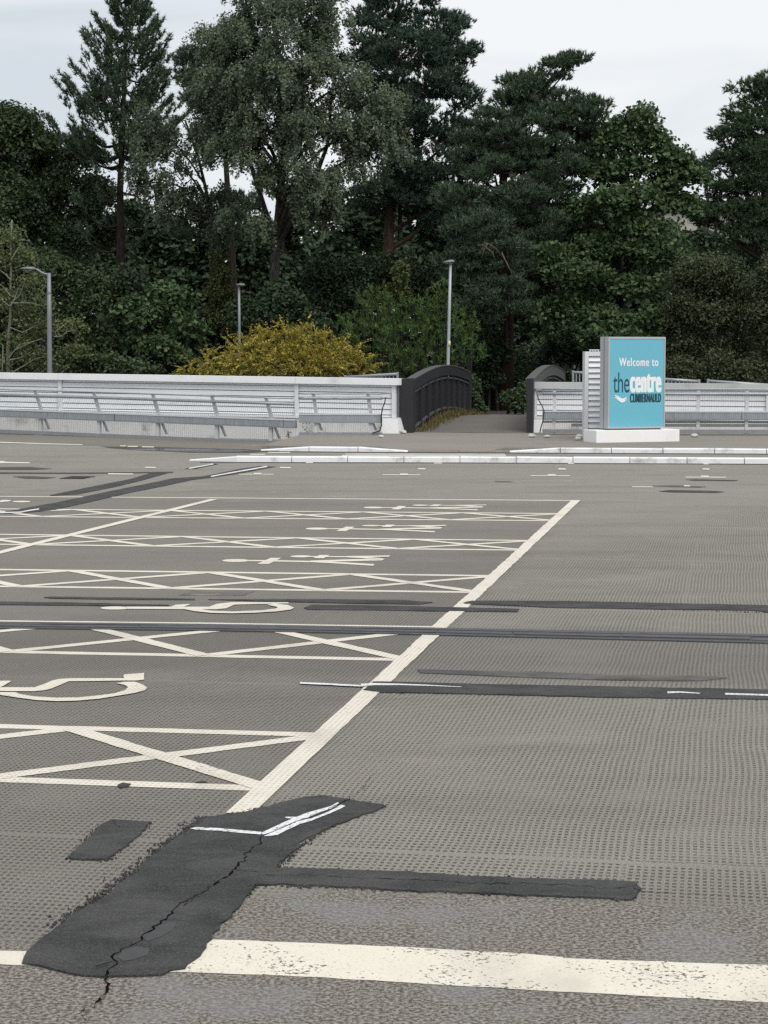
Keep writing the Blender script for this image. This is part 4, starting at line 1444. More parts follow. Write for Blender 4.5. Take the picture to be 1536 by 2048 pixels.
lump('stone', 806, 868, 0.095, 0.075, M['stone'], 'whitewashed stone at the foot of the black bridge post', 'stone')
lump('stone', 1162, 879, 0.092, 0.10, M['stone'], 'whitewashed stone beside the left end of the white sign plinth', 'stone')
lump('stone', 1156, 881, 0.092, 0.06, M['stone'], 'small whitewashed stone left of the sign plinth stone', 'stone')
lump('stone', 1064, 875, 0.095, 0.07, M['stone'], 'broken concrete lump under the right parapet end', 'stone')
lump('stone', 1095, 876, 0.095, 0.06, M['stone'], 'concrete packing lump under the right barrier foot', 'stone')
lump('stone', 762, 875.5, 0.095, 0.05, M['stone'], 'pale stone under the end of the short barrier', 'stone')
lump('stone', 1390, 875, 0.095, 0.07, M['stone'], 'concrete block under the barrier right of the sign', 'stone')

# ================================================================== RAILINGS behind the parapet
def railing(label, pa, pb, n, h):
    root = empty('metal_railing', Vector((pa.x, pa.y, pa.z - h)))
    tag(root, label, 'railing', 'galvanised railings along the low road')
    MB().tube([pa, pb], [0.035, 0.035], 8).build('top_rail', M['galv'], root, smooth=True)
    MB().tube([pa - Vector((0, 0, h - 0.1)), pb - Vector((0, 0, h - 0.1))], [0.025, 0.025], 6).build('bottom_rail', M['galv'], root, smooth=True)
    for i in range(n + 1):
        p = pa.lerp(pb, i / n)
        big_ = i in (0, n)
        MB().tube([p - Vector((0, 0, h)), p + Vector((0, 0, 0.05 if big_ else -0.01))], [0.03 if big_ else 0.016] * 2, 6).build('post' if big_ else 'baluster', M['galv'], root)


railing('galvanised railing just showing over the parapet left of the footbridge', AT(690, 754.5, 45.4), AT(795, 748.5, 44.0), 14, 1.25)
railing('galvanised railing between the footbridge and the louvred cabinet', AT(1146, 745, 45.8), AT(1205, 747, 45.8), 9, 1.35)
railing('galvanised railing showing over the coping right of the sign', AT(1320, 758, 45.0), AT(1398, 763, 45.0), 10, 1.25)
railing('far right galvanised railing sloping down behind the coping', AT(1416, 762, 45.2), AT(1560, 772, 45.2), 14, 1.2)

# ================================================================== LAMPS
def lamp(label, px_t, py_t, px_b, py_b, Y, r0, r1, mat=None, z_base=None):
    t = AT(px_t, py_t, Y)
    b = AT(px_b, py_b, Y)
    zb = terrain_z(b.x, Y) - 0.1 if z_base is None else z_base
    k = (zb - t.z) / (b.z - t.z)
    base = t.lerp(b, k)
    root = empty('lamp_post', base)
    tag(root, label, 'lamp post')
    H = t.z - base.z
    mb = MB().tube([base, base.lerp(t, 0.25), base.lerp(t, 0.7), t], [r0 * 1.25, r0 * 1.1, r0, r1], 12)
    mb.build('column', mat or M['lamp_grey'], root, smooth=True)
    return root, t, base


root, t, base = lamp('grey lamp post with a swept arm behind the left parapet', 98, 546, 99.5, 740, 54.6, 0.066, 0.052)
MB().tube([AT(98.2, 584, 54.6), AT(98.2, 588, 54.6)], [0.068, 0.068], 12).build('collar', M['lamp_head'], root)
k = 54.6
arm = [AT(98, 549, k), AT(90, 548, k), AT(82, 544.5, k), AT(76, 540, k), AT(70, 537.5, k)]
MB().tube(arm, [0.03] * 5, 8).build('arm', M['lamp_grey'], root, smooth=True)


def head(root, a, b, w, h, mat):
    """flat lantern from point a (neck) to b (tip)"""
    d = b - a
    n = Vector((0, 1, 0))
    secs = [(0.0, 0.35, 0.6), (0.15, 0.75, 1.0), (0.5, 1.0, 1.0), (0.85, 0.7, 0.6), (1.0, 0.25, 0.25)]
    vs, fs = [], []
    N = 10
    for (t, ww, hh) in secs:
        c = a + d * t
        for j in range(N):
            th = 2 * math.pi * j / N
            vs.append(tuple(c + n * (math.cos(th) * w * ww / 2) + Vector((0, 0, 1)) * (math.sin(th) * h * hh / 2 * (1.0 if math.sin(th) > 0 else 0.55))))
    for i in range(len(secs) - 1):
        for j in range(N):
            fs.append((i * N + j, i * N + (j + 1) % N, (i + 1) * N + (j + 1) % N, (i + 1) * N + j))
    fs += [tuple(range(N))[::-1], tuple((len(secs) - 1) * N + j for j in range(N))]
    o = MB().add(vs, fs).build('lantern', mat, root, smooth=True)
    c = a + d * 0.5
    MB().box(c.x - abs(d.x) * 0.3, c.x + abs(d.x) * 0.3, c.y - w * 0.25, c.y + w * 0.25, c.z - h * 0.32, c.z - h * 0.24).build('lens', M['lens'], o)


head(root, AT(71, 538.5, k), AT(40.5, 537.5, k), 0.34, 0.13, M['lamp_head'])
root, t, base = lamp('slim grey lamp post among the trees above the yellow shrub', 478, 573, 479, 700, 56.2, 0.040, 0.032)
head(root, AT(490, 570.5, 56.2), AT(472, 569.5, 56.2), 0.30, 0.10, M['lamp_head'])
root, t, base = lamp('pale grey lamp post rising behind the black bridge parapet', 901, 528, 896, 729, 54.6, 0.043, 0.036, mat=M['lamp_pale'], z_base=-0.2)
head(root, AT(909, 523.5, 54.6), AT(886, 525.5, 54.6), 0.34, 0.13, M['lamp_head'])
pa, pb = AT(897.7, 693, 54.6), AT(898, 682, 54.6)
MB().tube([pa, pb], [0.0475, 0.0475], 12).build('yellow_band', M['yellow'], root, smooth=True)

# ================================================================== FAR BUILDING over the trees on the right
fb = empty('flat_roofed_building', (AT(1420, HORIZON, 125).x, 125, 0.5))
tag(fb, 'beige flat-roofed building just visible through the trees at far right', 'building')
a, b = AT(1330, 402, 125), AT(1900, 402, 125)
MB().box(a.x, b.x, 125, 145, 0, a.z - 0.5).build('wall', M['far_wall'], fb)
MB().box(a.x - 0.3, b.x + 0.3, 124.6, 145.4, a.z - 0.498, a.z).build('roof', M['far_roof'], fb)

# ================================================================== VEGETATION
def unit(v):
    return v / np.maximum(np.linalg.norm(v, axis=-1, keepdims=True), 1e-9)


def rnd_dirs(n):
    return unit(RNG.normal(size=(n, 3)))


def mesh_from_np(name, verts, nper, mat, parent, tint):
    """verts (F*nper,3): every nper vertices make one face"""
    nf = len(verts) // nper
    me = bpy.data.meshes.new(name)
    me.vertices.add(len(verts))
    me.vertices.foreach_set('co', verts.astype(np.float32).ravel())
    me.loops.add(nf * nper)
    me.loops.foreach_set('vertex_index', np.arange(nf * nper, dtype=np.int32))
    me.polygons.add(nf)
    me.polygons.foreach_set('loop_start', np.arange(nf, dtype=np.int32) * nper)
    at = me.attributes.new('tint', 'FLOAT', 'POINT')
    at.data.foreach_set('value', np.repeat(tint, nper).astype(np.float32))
    me.update()
    return put(name, me, mat, parent)


def leaf_quads(C, up, L, W, droop=0.0):
    """rhombic leaf blades at C with normals scattered about 'up'"""
    n = len(C)
    N = unit(up + RNG.normal(size=(n, 3)) * 0.75)
    T = rnd_dirs(n)
    T[:, 2] -= droop
    T = unit(T - N * (T * N).sum(1, keepdims=True))
    B = np.cross(N, T)
    l = (L * RNG.uniform(0.45, 1.4, n))[:, None]
    w = (W * RNG.uniform(0.5, 1.3, n))[:, None]
    v = np.stack([C - T * l * 0.5, C + B * w * 0.5 - T * l * 0.05, C + T * l * 0.5, C - B * w * 0.5 - T * l * 0.05], 1)
    return v.reshape(-1, 3)


def needle_tris(C, D, K, L, W, spread=0.75):
    """tufts of needles: K slim triangles about each shoot direction D"""
    n = len(C)
    c = np.repeat(C, K, 0)
    d = unit(np.repeat(D, K, 0) + RNG.normal(size=(n * K, 3)) * spread)
    s = unit(np.cross(d, rnd_dirs(n * K)))
    l = (L * RNG.uniform(0.6, 1.2, n * K))[:, None]
    w = (W * RNG.uniform(0.7, 1.3, n * K))[:, None]
    b = c + np.repeat(D, K, 0) * RNG.uniform(-0.35, 0.35, (n * K, 1)) * L
    v = np.stack([b - s * w * 0.5, b + s * w * 0.5, b + d * l], 1)
    return v.reshape(-1, 3)


def bez(a, b, sag, k):
    """run of points from a to b bowing by sag"""
    return [a.lerp(b, i / k) + Vector((0, 0, sag * math.sin(math.pi * i / k))) for i in range(k + 1)]


def W3(px, py, Y):
    return AT(px, py, Y)


LAI = 14.0


class Tree:
    def __init__(s, name, label, cat, base_px, Y, bark, leaf, group=None):
        global RNG
        seed = sum((i + 3) * ord(ch) for i, ch in enumerate(label))
        random.seed(seed)
        RNG = np.random.default_rng(seed)
        x = AT(base_px, HORIZON, Y).x
        s.base = Vector((x, Y, terrain_z(x, Y) - 0.15))
        s.root = empty(name, s.base)
        tag(s.root, label, cat, group)
        s.bark, s.leaf, s.Y = bark, leaf, Y
        s.wood = MB()
        s.fol = []
        s.tint = []
        s.nper = 4
        s.trunk_pts = []

    def trunk(s, pts, r0, r1, n=8):
        """pts: pixels from low to high"""
        P = [s.base] + [W3(x, y, s.Y + (o[0] if o else 0)) for x, y, *o in pts]
        k = len(P)
        R = [r0 + (r1 - r0) * (i / (k - 1)) ** 0.8 for i in range(k)]
        R[0] *= 1.25
        s.wood.tube(P, R, n)
        s.trunk_pts = list(zip(P, R))
        return P

    def on_trunk(s, z):
        for (a, ra), (b, rb) in zip(s.trunk_pts, s.trunk_pts[1:]):
            if a.z <= z <= b.z:
                t = (z - a.z) / max(1e-6, b.z - a.z)
                return a.lerp(b, t), ra + (rb - ra) * t
        return s.trunk_pts[-1] if z > s.trunk_pts[-1][0].z else s.trunk_pts[0]

    def limb_to(s, c, r=None, bow=0.25):
        h = max(s.trunk_pts[0][0].z + 0.8, c.z - max(0.4, 0.75 * math.hypot(c.x - s.base.x, c.y - s.base.y)))
        p, pr = s.on_trunk(h)
        r = r or min(pr * 0.6, 0.09)
        s.wood.tube(bez(p, c, bow, 4), [r, r * 0.85, r * 0.65, r * 0.5, r * 0.3], 5, False)
        return p

    # ---- foliage masses; a lobe is (px, py, rx, ry[, depth offset]) measured in the photograph at this tree's distance
    def lobe_geo(s, lb):
        x, y, rx, ry = lb[:4]
        off = lb[4] if len(lb) > 4 else 0.0
        Y = s.Y + off
        c = W3(x, y, Y)
        k = Y / FPX
        return c, np.array([rx * k, max(rx, ry) * k * 0.9, ry * k])

    def add(s, verts, nper, tint):
        s.nper = nper
        s.fol.append(verts)
        s.tint.append(tint)

    def broad(s, lobes, L, W, dens, spray=0.45, per=42, flat=0.32, limbs=True, twigs=True, up_bias=0.9, shell=0.5, droop=0.0, edge=0.0):
        geo = []
        for lb in lobes:
            c, r = s.lobe_geo(lb)
            if limbs and s.trunk_pts:
                s.limb_to(c)
            for q in range(5):
                o = rnd_dirs(1)[0] * r * 0.62 * random.uniform(0.6, 1.15)
                geo.append((c + Vector(o), r * random.uniform(0.38, 0.62)))
            geo.append((c, r * 0.6))
        for c, r in geo:
            area = math.pi * r[0] * r[2] * 0.85
            ns = max(6, int(area * dens * LAI / (L * W * 0.5) / per))
            d = rnd_dirs(ns)
            d[:, 2] = d[:, 2] * 0.9 + 0.12
            rad = RNG.uniform(shell * 0.6, 1.0, (ns, 1)) ** 0.7 * RNG.uniform(0.82, 1.12, (ns, 1))
            sc = np.array(c) + d * rad * r
            size = spray * RNG.uniform(0.55, 1.35, ns)
            if twigs:
                for i in range(0, min(ns, 90), 3):
                    q = Vector(sc[i])
                    s.wood.tube(bez(c.lerp(q, 0.15), q, 0.06, 2), [0.022, 0.015, 0.006], 3, False)
            cnt = np.maximum(6, (per * (size / spray) ** 2).astype(int))
            idx = np.repeat(np.arange(ns), cnt)
            n = len(idx)
            nrm = unit(d * 0.55 + np.array([0, 0, up_bias]))[idx]
            # leaves lie in a shallow dome about the spray centre
            t = rnd_dirs(n)
            t = t - nrm * (t * nrm).sum(1, keepdims=True)
            rr = np.sqrt(RNG.uniform(0, 1, (n, 1))) * size[idx][:, None]
            P = sc[idx] + unit(t) * rr + nrm * (RNG.normal(size=(n, 1)) * flat * size[idx][:, None] * 0.5 - rr * rr / np.maximum(size[idx][:, None], .1) * 0.35)
            tint = np.clip(RNG.uniform(0, 1, n) * 0.6 + RNG.uniform(0, 0.4, ns)[idx], 0, 1)
            s.add(leaf_quads(P, nrm, L, W, droop), 4, tint)
            if edge:
                m_ = int(n * edge)
                dd = rnd_dirs(m_)
                P2 = np.array(c) + dd * r * RNG.uniform(0.9, 1.45, (m_, 1))
                s.add(leaf_quads(P2, dd, L, W, droop), 4, RNG.uniform(0, 1, m_))

    def weeping(s, lobes, L, W, dens, drop=(0.35, 1.3), per=26, limbs=True, sx=0.22):
        """birch habit: twigs hang from the outer sprays"""
        for lb in lobes:
            c, r = s.lobe_geo(lb)
            if limbs:
                s.limb_to(c, bow=0.5)
            area = 4 * math.pi * r[0] * r[2]
            nc = max(4, int(area * dens / 13))
            dc = rnd_dirs(nc)
            dc[:, 2] = dc[:, 2] * 0.8 + 0.25
            cc = np.array(c) + dc * (RNG.uniform(0.25, 1.0, (nc, 1)) ** 0.55) * r * RNG.uniform(0.9, 1.12, (nc, 1))
            for i in range(0, nc, 2):
                q = Vector(cc[i])
                s.wood.tube(bez(c.lerp(q, 0.1), q, 0.12, 3), [0.02, 0.014, 0.009, 0.005], 3, False)
            per_c = RNG.integers(9, 20, nc)
            ic = np.repeat(np.arange(nc), per_c)
            ns = len(ic)
            o_ = RNG.normal(size=(ns, 3)) * np.array([0.19, 0.19, 0.07])
            o_[:, 2] -= (o_[:, 0] ** 2 + o_[:, 1] ** 2) * 0.9
            sc = cc[ic] + o_
            d = unit(dc[ic] + o_ * 2.0)
            ctint = RNG.uniform(0, 0.45, nc)[ic]
            ln = RNG.uniform(drop[0], drop[1], ns)
            cnt = np.maximum(5, (per * ln).astype(int))
            idx = np.repeat(np.arange(ns), cnt)
            n = len(idx)
            t = RNG.uniform(0, 1, (n, 1))
            out = d.copy(); out[:, 2] = 0
            P = sc[idx] + out[idx] * (t * 0.22) + np.array([0, 0, -1.0]) * (t ** 1.15) * ln[idx][:, None] + RNG.normal(size=(n, 3)) * sx * (1.05 - 0.65 * t)
            tint = np.clip(RNG.uniform(0, 1, n) * 0.55 + ctint[idx], 0, 1)
            nr = unit(d[idx] * 0.4 + np.array([0, -0.3, 0.6]))
            s.add(leaf_quads(P, nr, L, W, 0.8), 4, tint)

    def tufts(s, P, D, K, L, W, spread=0.75):
        n = len(P)
        t = np.clip(np.repeat(RNG.uniform(0, 0.55, n), K) + RNG.uniform(0, 0.45, n * K), 0, 1)
        s.add(needle_tris(P, D, K, L, W, spread), 3, t)

    def pine_pads(s, lobes, dens, K=12, L=0.16, W=0.03, limbs=True, pad=0.42, per=20, up=0.9, flat=0.4):
        """pine habit: pads of upturned tufts round the outside of each mass"""
        for lb in lobes:
            c, r = s.lobe_geo(lb)
            if limbs and s.trunk_pts:
                s.limb_to(c, bow=-0.15)
            area = 4 * math.pi * ((r[0] * r[2]) ** 0.5) ** 2
            ns = max(5, int(area * dens / (pad * pad * 3)))
            d = rnd_dirs(ns)
            d[:, 2] = d[:, 2] * 0.85 + 0.15
            sc = np.array(c) + d * (RNG.uniform(0.35, 1.0, (ns, 1)) ** 0.55) * r
            for i in range(0, ns, 5):
                q = Vector(sc[i])
                s.wood.tube(bez(c.lerp(q, 0.1), q, -0.08, 2), [0.03, 0.02, 0.01], 3, False)
            size = pad * RNG.uniform(0.6, 1.3, ns)
            cnt = np.maximum(6, (per * (size / pad) ** 2).astype(int))
            idx = np.repeat(np.arange(ns), cnt)
            n = len(idx)
            t = rnd_dirs(n)
            t[:, 2] *= flat
            P = sc[idx] + t * size[idx][:, None] * (RNG.uniform(0.2, 1, (n, 1)) ** 0.6)
            out = d.copy(); out[:, 2] *= 0.3
            D = unit(out[idx] * 0.6 + t * 0.5 + np.array([0, 0, up]) + RNG.normal(size=(n, 3)) * 0.25)
            s.tufts(P, D, K, L, W, 0.55)

    def whorls(s, y_top, y_bot, prof, step, nb, K=12, L=0.19, W=0.028, rise=0.35, dens=9.0, tip=0.35, gap=0.12, side=0.6):
        """straight-stemmed conifer: branch whorls up the trunk; prof(t) gives reach in metres, t = 0 at the top"""
        zt, zb = W3(PX0, y_top, s.Y).z, W3(PX0, y_bot, s.Y).z
        z = zt
        PP, DD = [], []
        a0 = 0.0
        while z > zb:
            t = (zt - z) / (zt - zb)
            reach = prof(t)
            p, pr = s.on_trunk(z)
            a0 += 0.7
            for j in range(nb):
                if random.random() < gap:
                    continue
                a = a0 + 2 * math.pi * j / nb + random.uniform(-0.35, 0.35)
                R = reach * random.uniform(0.62, 1.15)
                el = rise * random.uniform(0.5, 1.3)
                d = Vector((math.cos(a), math.sin(a), 0))
                k = 6
                pts = []
                for i in range(k + 1):
                    u = i / k
                    pts.append(p + d * (R * u) + Vector((0, 0, R * (el * u + tip * u * u * u - 0.18 * math.sin(math.pi * u)))))
                s.wood.tube(pts, [min(pr * 0.5, 0.012 + 0.022 * R) * (1 - 0.85 * i / k) + 0.004 for i in range(k + 1)], 4, False)
                m_ = max(3, int(R * dens / 4.5))
                for q in range(m_):
                    u = random.uniform(0.28, 1.0) ** 0.7
                    i = min(k - 1, int(u * k))
                    b = pts[i].lerp(pts[i + 1], u * k - i)
                    sd_ = (d.cross(Vector((0, 0, 1)))) * random.gauss(0, 1) * side * R * 0.28 * (1.15 - u * 0.7)
                    c = b + sd_ + Vector((0, 0, random.gauss(0.06, 0.08)))
                    dr = (d * 0.6 + sd_ * 0.6 + Vector((0, 0, 0.85))).normalized()
                    for w_ in range(5):
                        PP.append(c + dr * (0.075 * w_ - 0.12) + Vector((random.gauss(0, .03), random.gauss(0, .03), random.gauss(0, .03))))
                        DD.append(dr)
                for q in range(3):
                    PP.append(pts[-1] + Vector((random.gauss(0, .06), random.gauss(0, .06), random.gauss(0.02, .07))))
                    DD.append((d * 0.5 + Vector((0, 0, 0.9))).normalized())
            z -= step * random.uniform(0.75, 1.25)
        # leader
        for q in range(14):
            p, pr = s.on_trunk(zt + random.uniform(-0.5, 0.35))
            PP.append(p + Vector((random.gauss(0, .08), random.gauss(0, .08), 0)))
            DD.append(Vector((random.gauss(0, .4), random.gauss(0, .4), 1)).normalized())
        s.tufts(np.array(PP), np.array(DD), K, L, W)

    def done(s, wood_name='trunk'):
        if s.wood.v:
            s.wood.build(wood_name, s.bark, s.root, smooth=True)
        if s.fol:
            V, T = np.concatenate(s.fol), np.concatenate(s.tint)
            o = mesh_from_np('crown', V, s.nper, s.leaf, s.root, T)
        return s.root


# ---------------------------------------------------------------- tall trees
GT = 'trees of the wood behind the parapet'
t = Tree('pine_tree', 'tall slender pine with open tiers at upper left of the wood', 'pine tree', 243, 64, M['bark_pine'], M['leaf_pine'], GT)
t.trunk([(241, 600), (242, 480), (240, 380), (246, 250), (250, 120), (252, -40)], 0.23, 0.03)
t.whorls(-60, 330, lambda u: 0.30 + 2.15 * u ** 0.92, 0.40, 7, K=14, L=0.16, W=0.032, dens=40, rise=0.16, tip=0.26, gap=0.12, side=0.85)
t.whorls(330, 520, lambda u: 2.0 - 0.8 * u, 0.9, 4, K=10, L=0.2, W=0.03, dens=6, rise=0.2, gap=0.35)
t.done()

t = Tree('deciduous_tree', 'leafy broadleaved tree at the left edge, shorter than the pine beside it', 'tree', 55, 66, M['bark_dark'], M['leaf_broad'], GT)
t.trunk([(60, 600), (62, 470), (55, 380), (45, 320)], 0.2, 0.04)
t.broad([(20, 225, 40, 30), (55, 255, 50, 38), (-10, 265, 50, 40), (100, 285, 40, 34), (20, 290, 60, 40), (70, 320, 60, 55, 1), (-40, 330, 70, 70), (110, 400, 60, 60), (30, 400, 70, 60, -1), (150, 300, 50, 48, 1.5), (185, 380, 50, 60, 1), (130, 470, 70, 60), (-20, 480, 80, 70, -1), (60, 520, 70, 50, -1.5), (210, 460, 45, 50, 1), (0, 350, 60, 40), (60, 365, 60, 40, 0.5), (120, 350, 50, 40), (165, 425, 50, 40), (90, 440, 60, 40)],
        0.13, 0.09, 0.50, spray=0.40, per=34, edge=0.12)
t.done()

t = Tree('birch_tree', 'big weeping birch with a forked trunk at the centre left of the wood', 'birch tree', 550, 60, M['bark_birch'], M['leaf_birch'], GT)
t.trunk([(548, 590), (549, 520), (556, 440), (565, 330), (560, 200), (552, 60), (550, -40)], 0.21, 0.05)
t.wood.tube([W3(552, 470, 60), W3(585, 420, 59.8), W3(625, 370, 59.5), W3(655, 290, 59.5), W3(665, 180, 59.5)], [0.12, 0.10, 0.08, 0.06, 0.03], 6, False)
t.wood.tube([W3(551, 480, 60), W3(530, 420, 60.3), W3(505, 340, 60.5), W3(470, 230, 60.5), W3(450, 120, 60.5)], [0.11, 0.09, 0.075, 0.05, 0.03], 6, False)
t.weeping([(560, -10, 105, 60), (470, 70, 75, 60), (640, 40, 65, 70), (540, 90, 95, 70, -0.8), (440, 150, 60, 60), (610, 150, 90, 65, -1), (510, 200, 90, 60, -0.8), (410, 240, 55, 55), (680, 230, 70, 60, -0.5), (590, 270, 80, 50, -1.2), (450, 310, 70, 50, -0.6), (700, 330, 70, 50, -0.6), (520, 360, 60, 40, -0.8), (760, 190, 55, 50, -0.6), (770, 285, 55, 50, -0.8), (625, 345, 60, 40, -1.2), (500, 20, 60, 50, -0.6), (620, -10, 70, 45, -0.6), (430, 90, 45, 45, 0.4), (560, 150, 80, 60, -1.6), (480, 150, 70, 50, -1.2), (660, 130, 50, 50, -1.0), (540, 250, 80, 50, -1.6), (640, 220, 70, 50, -1.6), (410, 190, 40, 40, 0.2), (720, 260, 50, 45, -1.2), (480, 260, 60, 45, -1.2), (560, 330, 70, 45, -1.6), (600, 400, 60, 36, -1.4), (500, 420, 56, 36, -1.2), (660, 390, 60, 36, -1.2), (700, 170, 50, 50, -0.8)],
          0.095, 0.066, 10.5, drop=(0.2, 0.75), per=80, sx=0.075)
t.done()

t = Tree('birch_tree', 'smaller weeping birch with a crooked stem between the tall pine and the big birch', 'birch tree', 424, 61.5, M['bark_birch'], M['leaf_birch'], GT)
t.trunk([(426, 520), (423, 480), (418, 430), (412, 380), (395, 310), (370, 240)], 0.13, 0.03, 7)
t.weeping([(330, 235, 55, 40), (380, 290, 65, 45), (310, 320, 50, 45, -0.4), (370, 370, 60, 40, -0.5), (290, 270, 32, 30), (430, 400, 55, 40), (470, 440, 50, 40, -0.4), (330, 400, 45, 34), (400, 430, 45, 30), (300, 360, 36, 30)], 0.095, 0.066, 8.5, drop=(0.2, 0.7), per=80, sx=0.075)
t.done()

t = Tree('pine_tree', 'massive dark pine towering over the middle of the wood', 'pine tree', 775, 67, M['bark_red'], M['leaf_pine_blue'], GT)
t.trunk([(770, 600), (776, 520), (779, 430), (784, 300), (792, 150), (800, -60)], 0.30, 0.05)
t.pine_pads([(800, -10, 85, 45), (750, 60, 60, 50), (860, 60, 75, 50), (800, 110, 90, 50, -0.8), (910, 120, 50, 38), (735, 120, 40, 40), (860, 170, 90, 45, -0.6), (760, 190, 60, 40), (925, 200, 42, 32), (830, 240, 90, 45, -0.6), (910, 270, 60, 38), (770, 300, 70, 45), (860, 330, 80, 45, -0.5), (930, 350, 50, 40), (800, 390, 80, 40), (880, 420, 60, 40), (740, 400, 50, 40)],
            1.35, K=14, L=0.165, W=0.036, pad=0.42, per=26)
t.done()

t = Tree('pine_tree', 'spreading pine whose highest branch juts out against the sky at centre right', 'pine tree', 1010, 61, M['bark_red'], M['leaf_pine'], GT)
t.trunk([(1015, 620), (1010, 520), (1002, 420), (1010, 330), (1030, 260), (1060, 200)], 0.24, 0.06)
t.wood.tube([W3(1040, 235, 61), W3(1080, 175, 61), W3(1125, 140, 61), W3(1160, 118, 61)], [0.07, 0.05, 0.035, 0.012], 6, False)
t.wood.tube([W3(1003, 470, 60), W3(970, 480, 59.2), W3(940, 490, 58.8)], [0.05, 0.03, 0.01], 5, False)
t.pine_pads([(1115, 138, 38, 18), (1150, 120, 18, 13), (1085, 158, 36, 18), (1060, 180, 46, 20), (1130, 128, 26, 14), (1030, 190, 40, 24), (1000, 250, 55, 40), (1105, 232, 70, 30), (1160, 330, 60, 45), (1045, 320, 80, 40, 0.5), (1195, 250, 30, 26), (985, 300, 50, 40), (940, 330, 50, 40), (1110, 390, 80, 45, -0.4), (1080, 460, 70, 45, -0.8), (1035, 162, 26, 17), (1065, 165, 38, 16), (1075, 200, 90, 26), (1175, 215, 42, 24), (1020, 220, 55, 30), (1140, 250, 70, 36), (1060, 270, 70, 34, -0.8), (960, 285, 46, 34), (1180, 290, 40, 36, 0.6), (1100, 330, 75, 38, -0.6), (990, 350, 55, 34, -0.8), (930, 400, 60, 40, -1.2), (1040, 400, 70, 42, -1.2), (960, 460, 70, 46, -1.8), (1020, 520, 60, 50, -2), (930, 540, 50, 50, -1.8), (1010, 600, 55, 50, -2.2), (960, 620, 45, 45, -2)],
            1.35, K=14, L=0.155, W=0.035, pad=0.38, per=25)
t.done()

t = Tree('pine_tree', 'dark pine whose crown edge shows just left of the big birch', 'pine tree', 470, 70, M['bark_pine'], M['leaf_pine_blue'], GT)
t.trunk([(468, 600), (460, 450), (450, 300), (440, 150)], 0.24, 0.05)
t.pine_pads([(385, 145, 34, 34), (378, 115, 18, 16), (400, 185, 36, 22), (440, 120, 50, 40), (430, 200, 55, 40), (480, 160, 60, 50), (450, 270, 70, 40), (460, 420, 60, 40), (400, 460, 50, 30)], 1.2, K=14, L=0.165, W=0.036, pad=0.40, per=24)
t.done()

t = Tree('sycamore_tree', 'broad sycamore with tiered leaves above the sign', 'sycamore tree', 1240, 60, M['bark_dark'], M['leaf_syc'], GT)
t.trunk([(1235, 600), (1232, 500), (1240, 400), (1255, 300), (1265, 230)], 0.26, 0.05)
SY = [(1268, 232, 40, 28), (1240, 270, 55, 32), (1310, 275, 50, 32), (1345, 315, 40, 30), (1265, 320, 75, 32), (1210, 340, 50, 30), (1330, 365, 58, 32), (1250, 385, 85, 30, -1), (1170, 420, 60, 30), (1350, 400, 44, 30), (1290, 440, 90, 32, -1), (1380, 345, 24, 22), (1205, 480, 70, 30, -1), (1120, 500, 55, 32, -0.8), (1310, 500, 90, 32, -1), (1170, 545, 75, 30, -1.6), (1270, 570, 90, 30, -1.2), (1130, 600, 65, 30, -1.2), (1220, 630, 80, 26, -1.6), (1140, 650, 50, 24, -1.2), (1090, 560, 40, 34)]
t.broad(SY, 0.15, 0.125, 0.50, spray=0.46, per=44, flat=0.22, up_bias=1.2, shell=0.55, edge=0.06)
t.done()

t = Tree('larch_tree', 'ragged drooping conifer at the right edge of the wood', 'conifer', 1530, 63, M['bark_pine'], M['leaf_larch'], GT)
t.trunk([(1528, 600), (1530, 400), (1535, 250), (1540, 120)], 0.25, 0.05)
t.pine_pads([(1500, 180, 34, 22), (1550, 165, 50, 40), (1540, 200, 50, 34), (1485, 262, 44, 22), (1530, 320, 70, 40), (1460, 310, 40, 20), (1470, 365, 50, 26), (1410, 420, 36, 24), (1470, 225, 32, 20), (1530, 240, 55, 30), (1450, 272, 34, 18), (1500, 300, 60, 28), (1440, 335, 42, 22), (1520, 360, 60, 34), (1430, 385, 40, 24), (1490, 420, 60, 36), (1550, 440, 60, 50), (1580, 300, 60, 60), (1440, 450, 48, 30), (1510, 490, 55, 36)],
            1.25, K=13, L=0.15, W=0.035, pad=0.36, per=25, up=0.45, flat=0.5)
t.done()

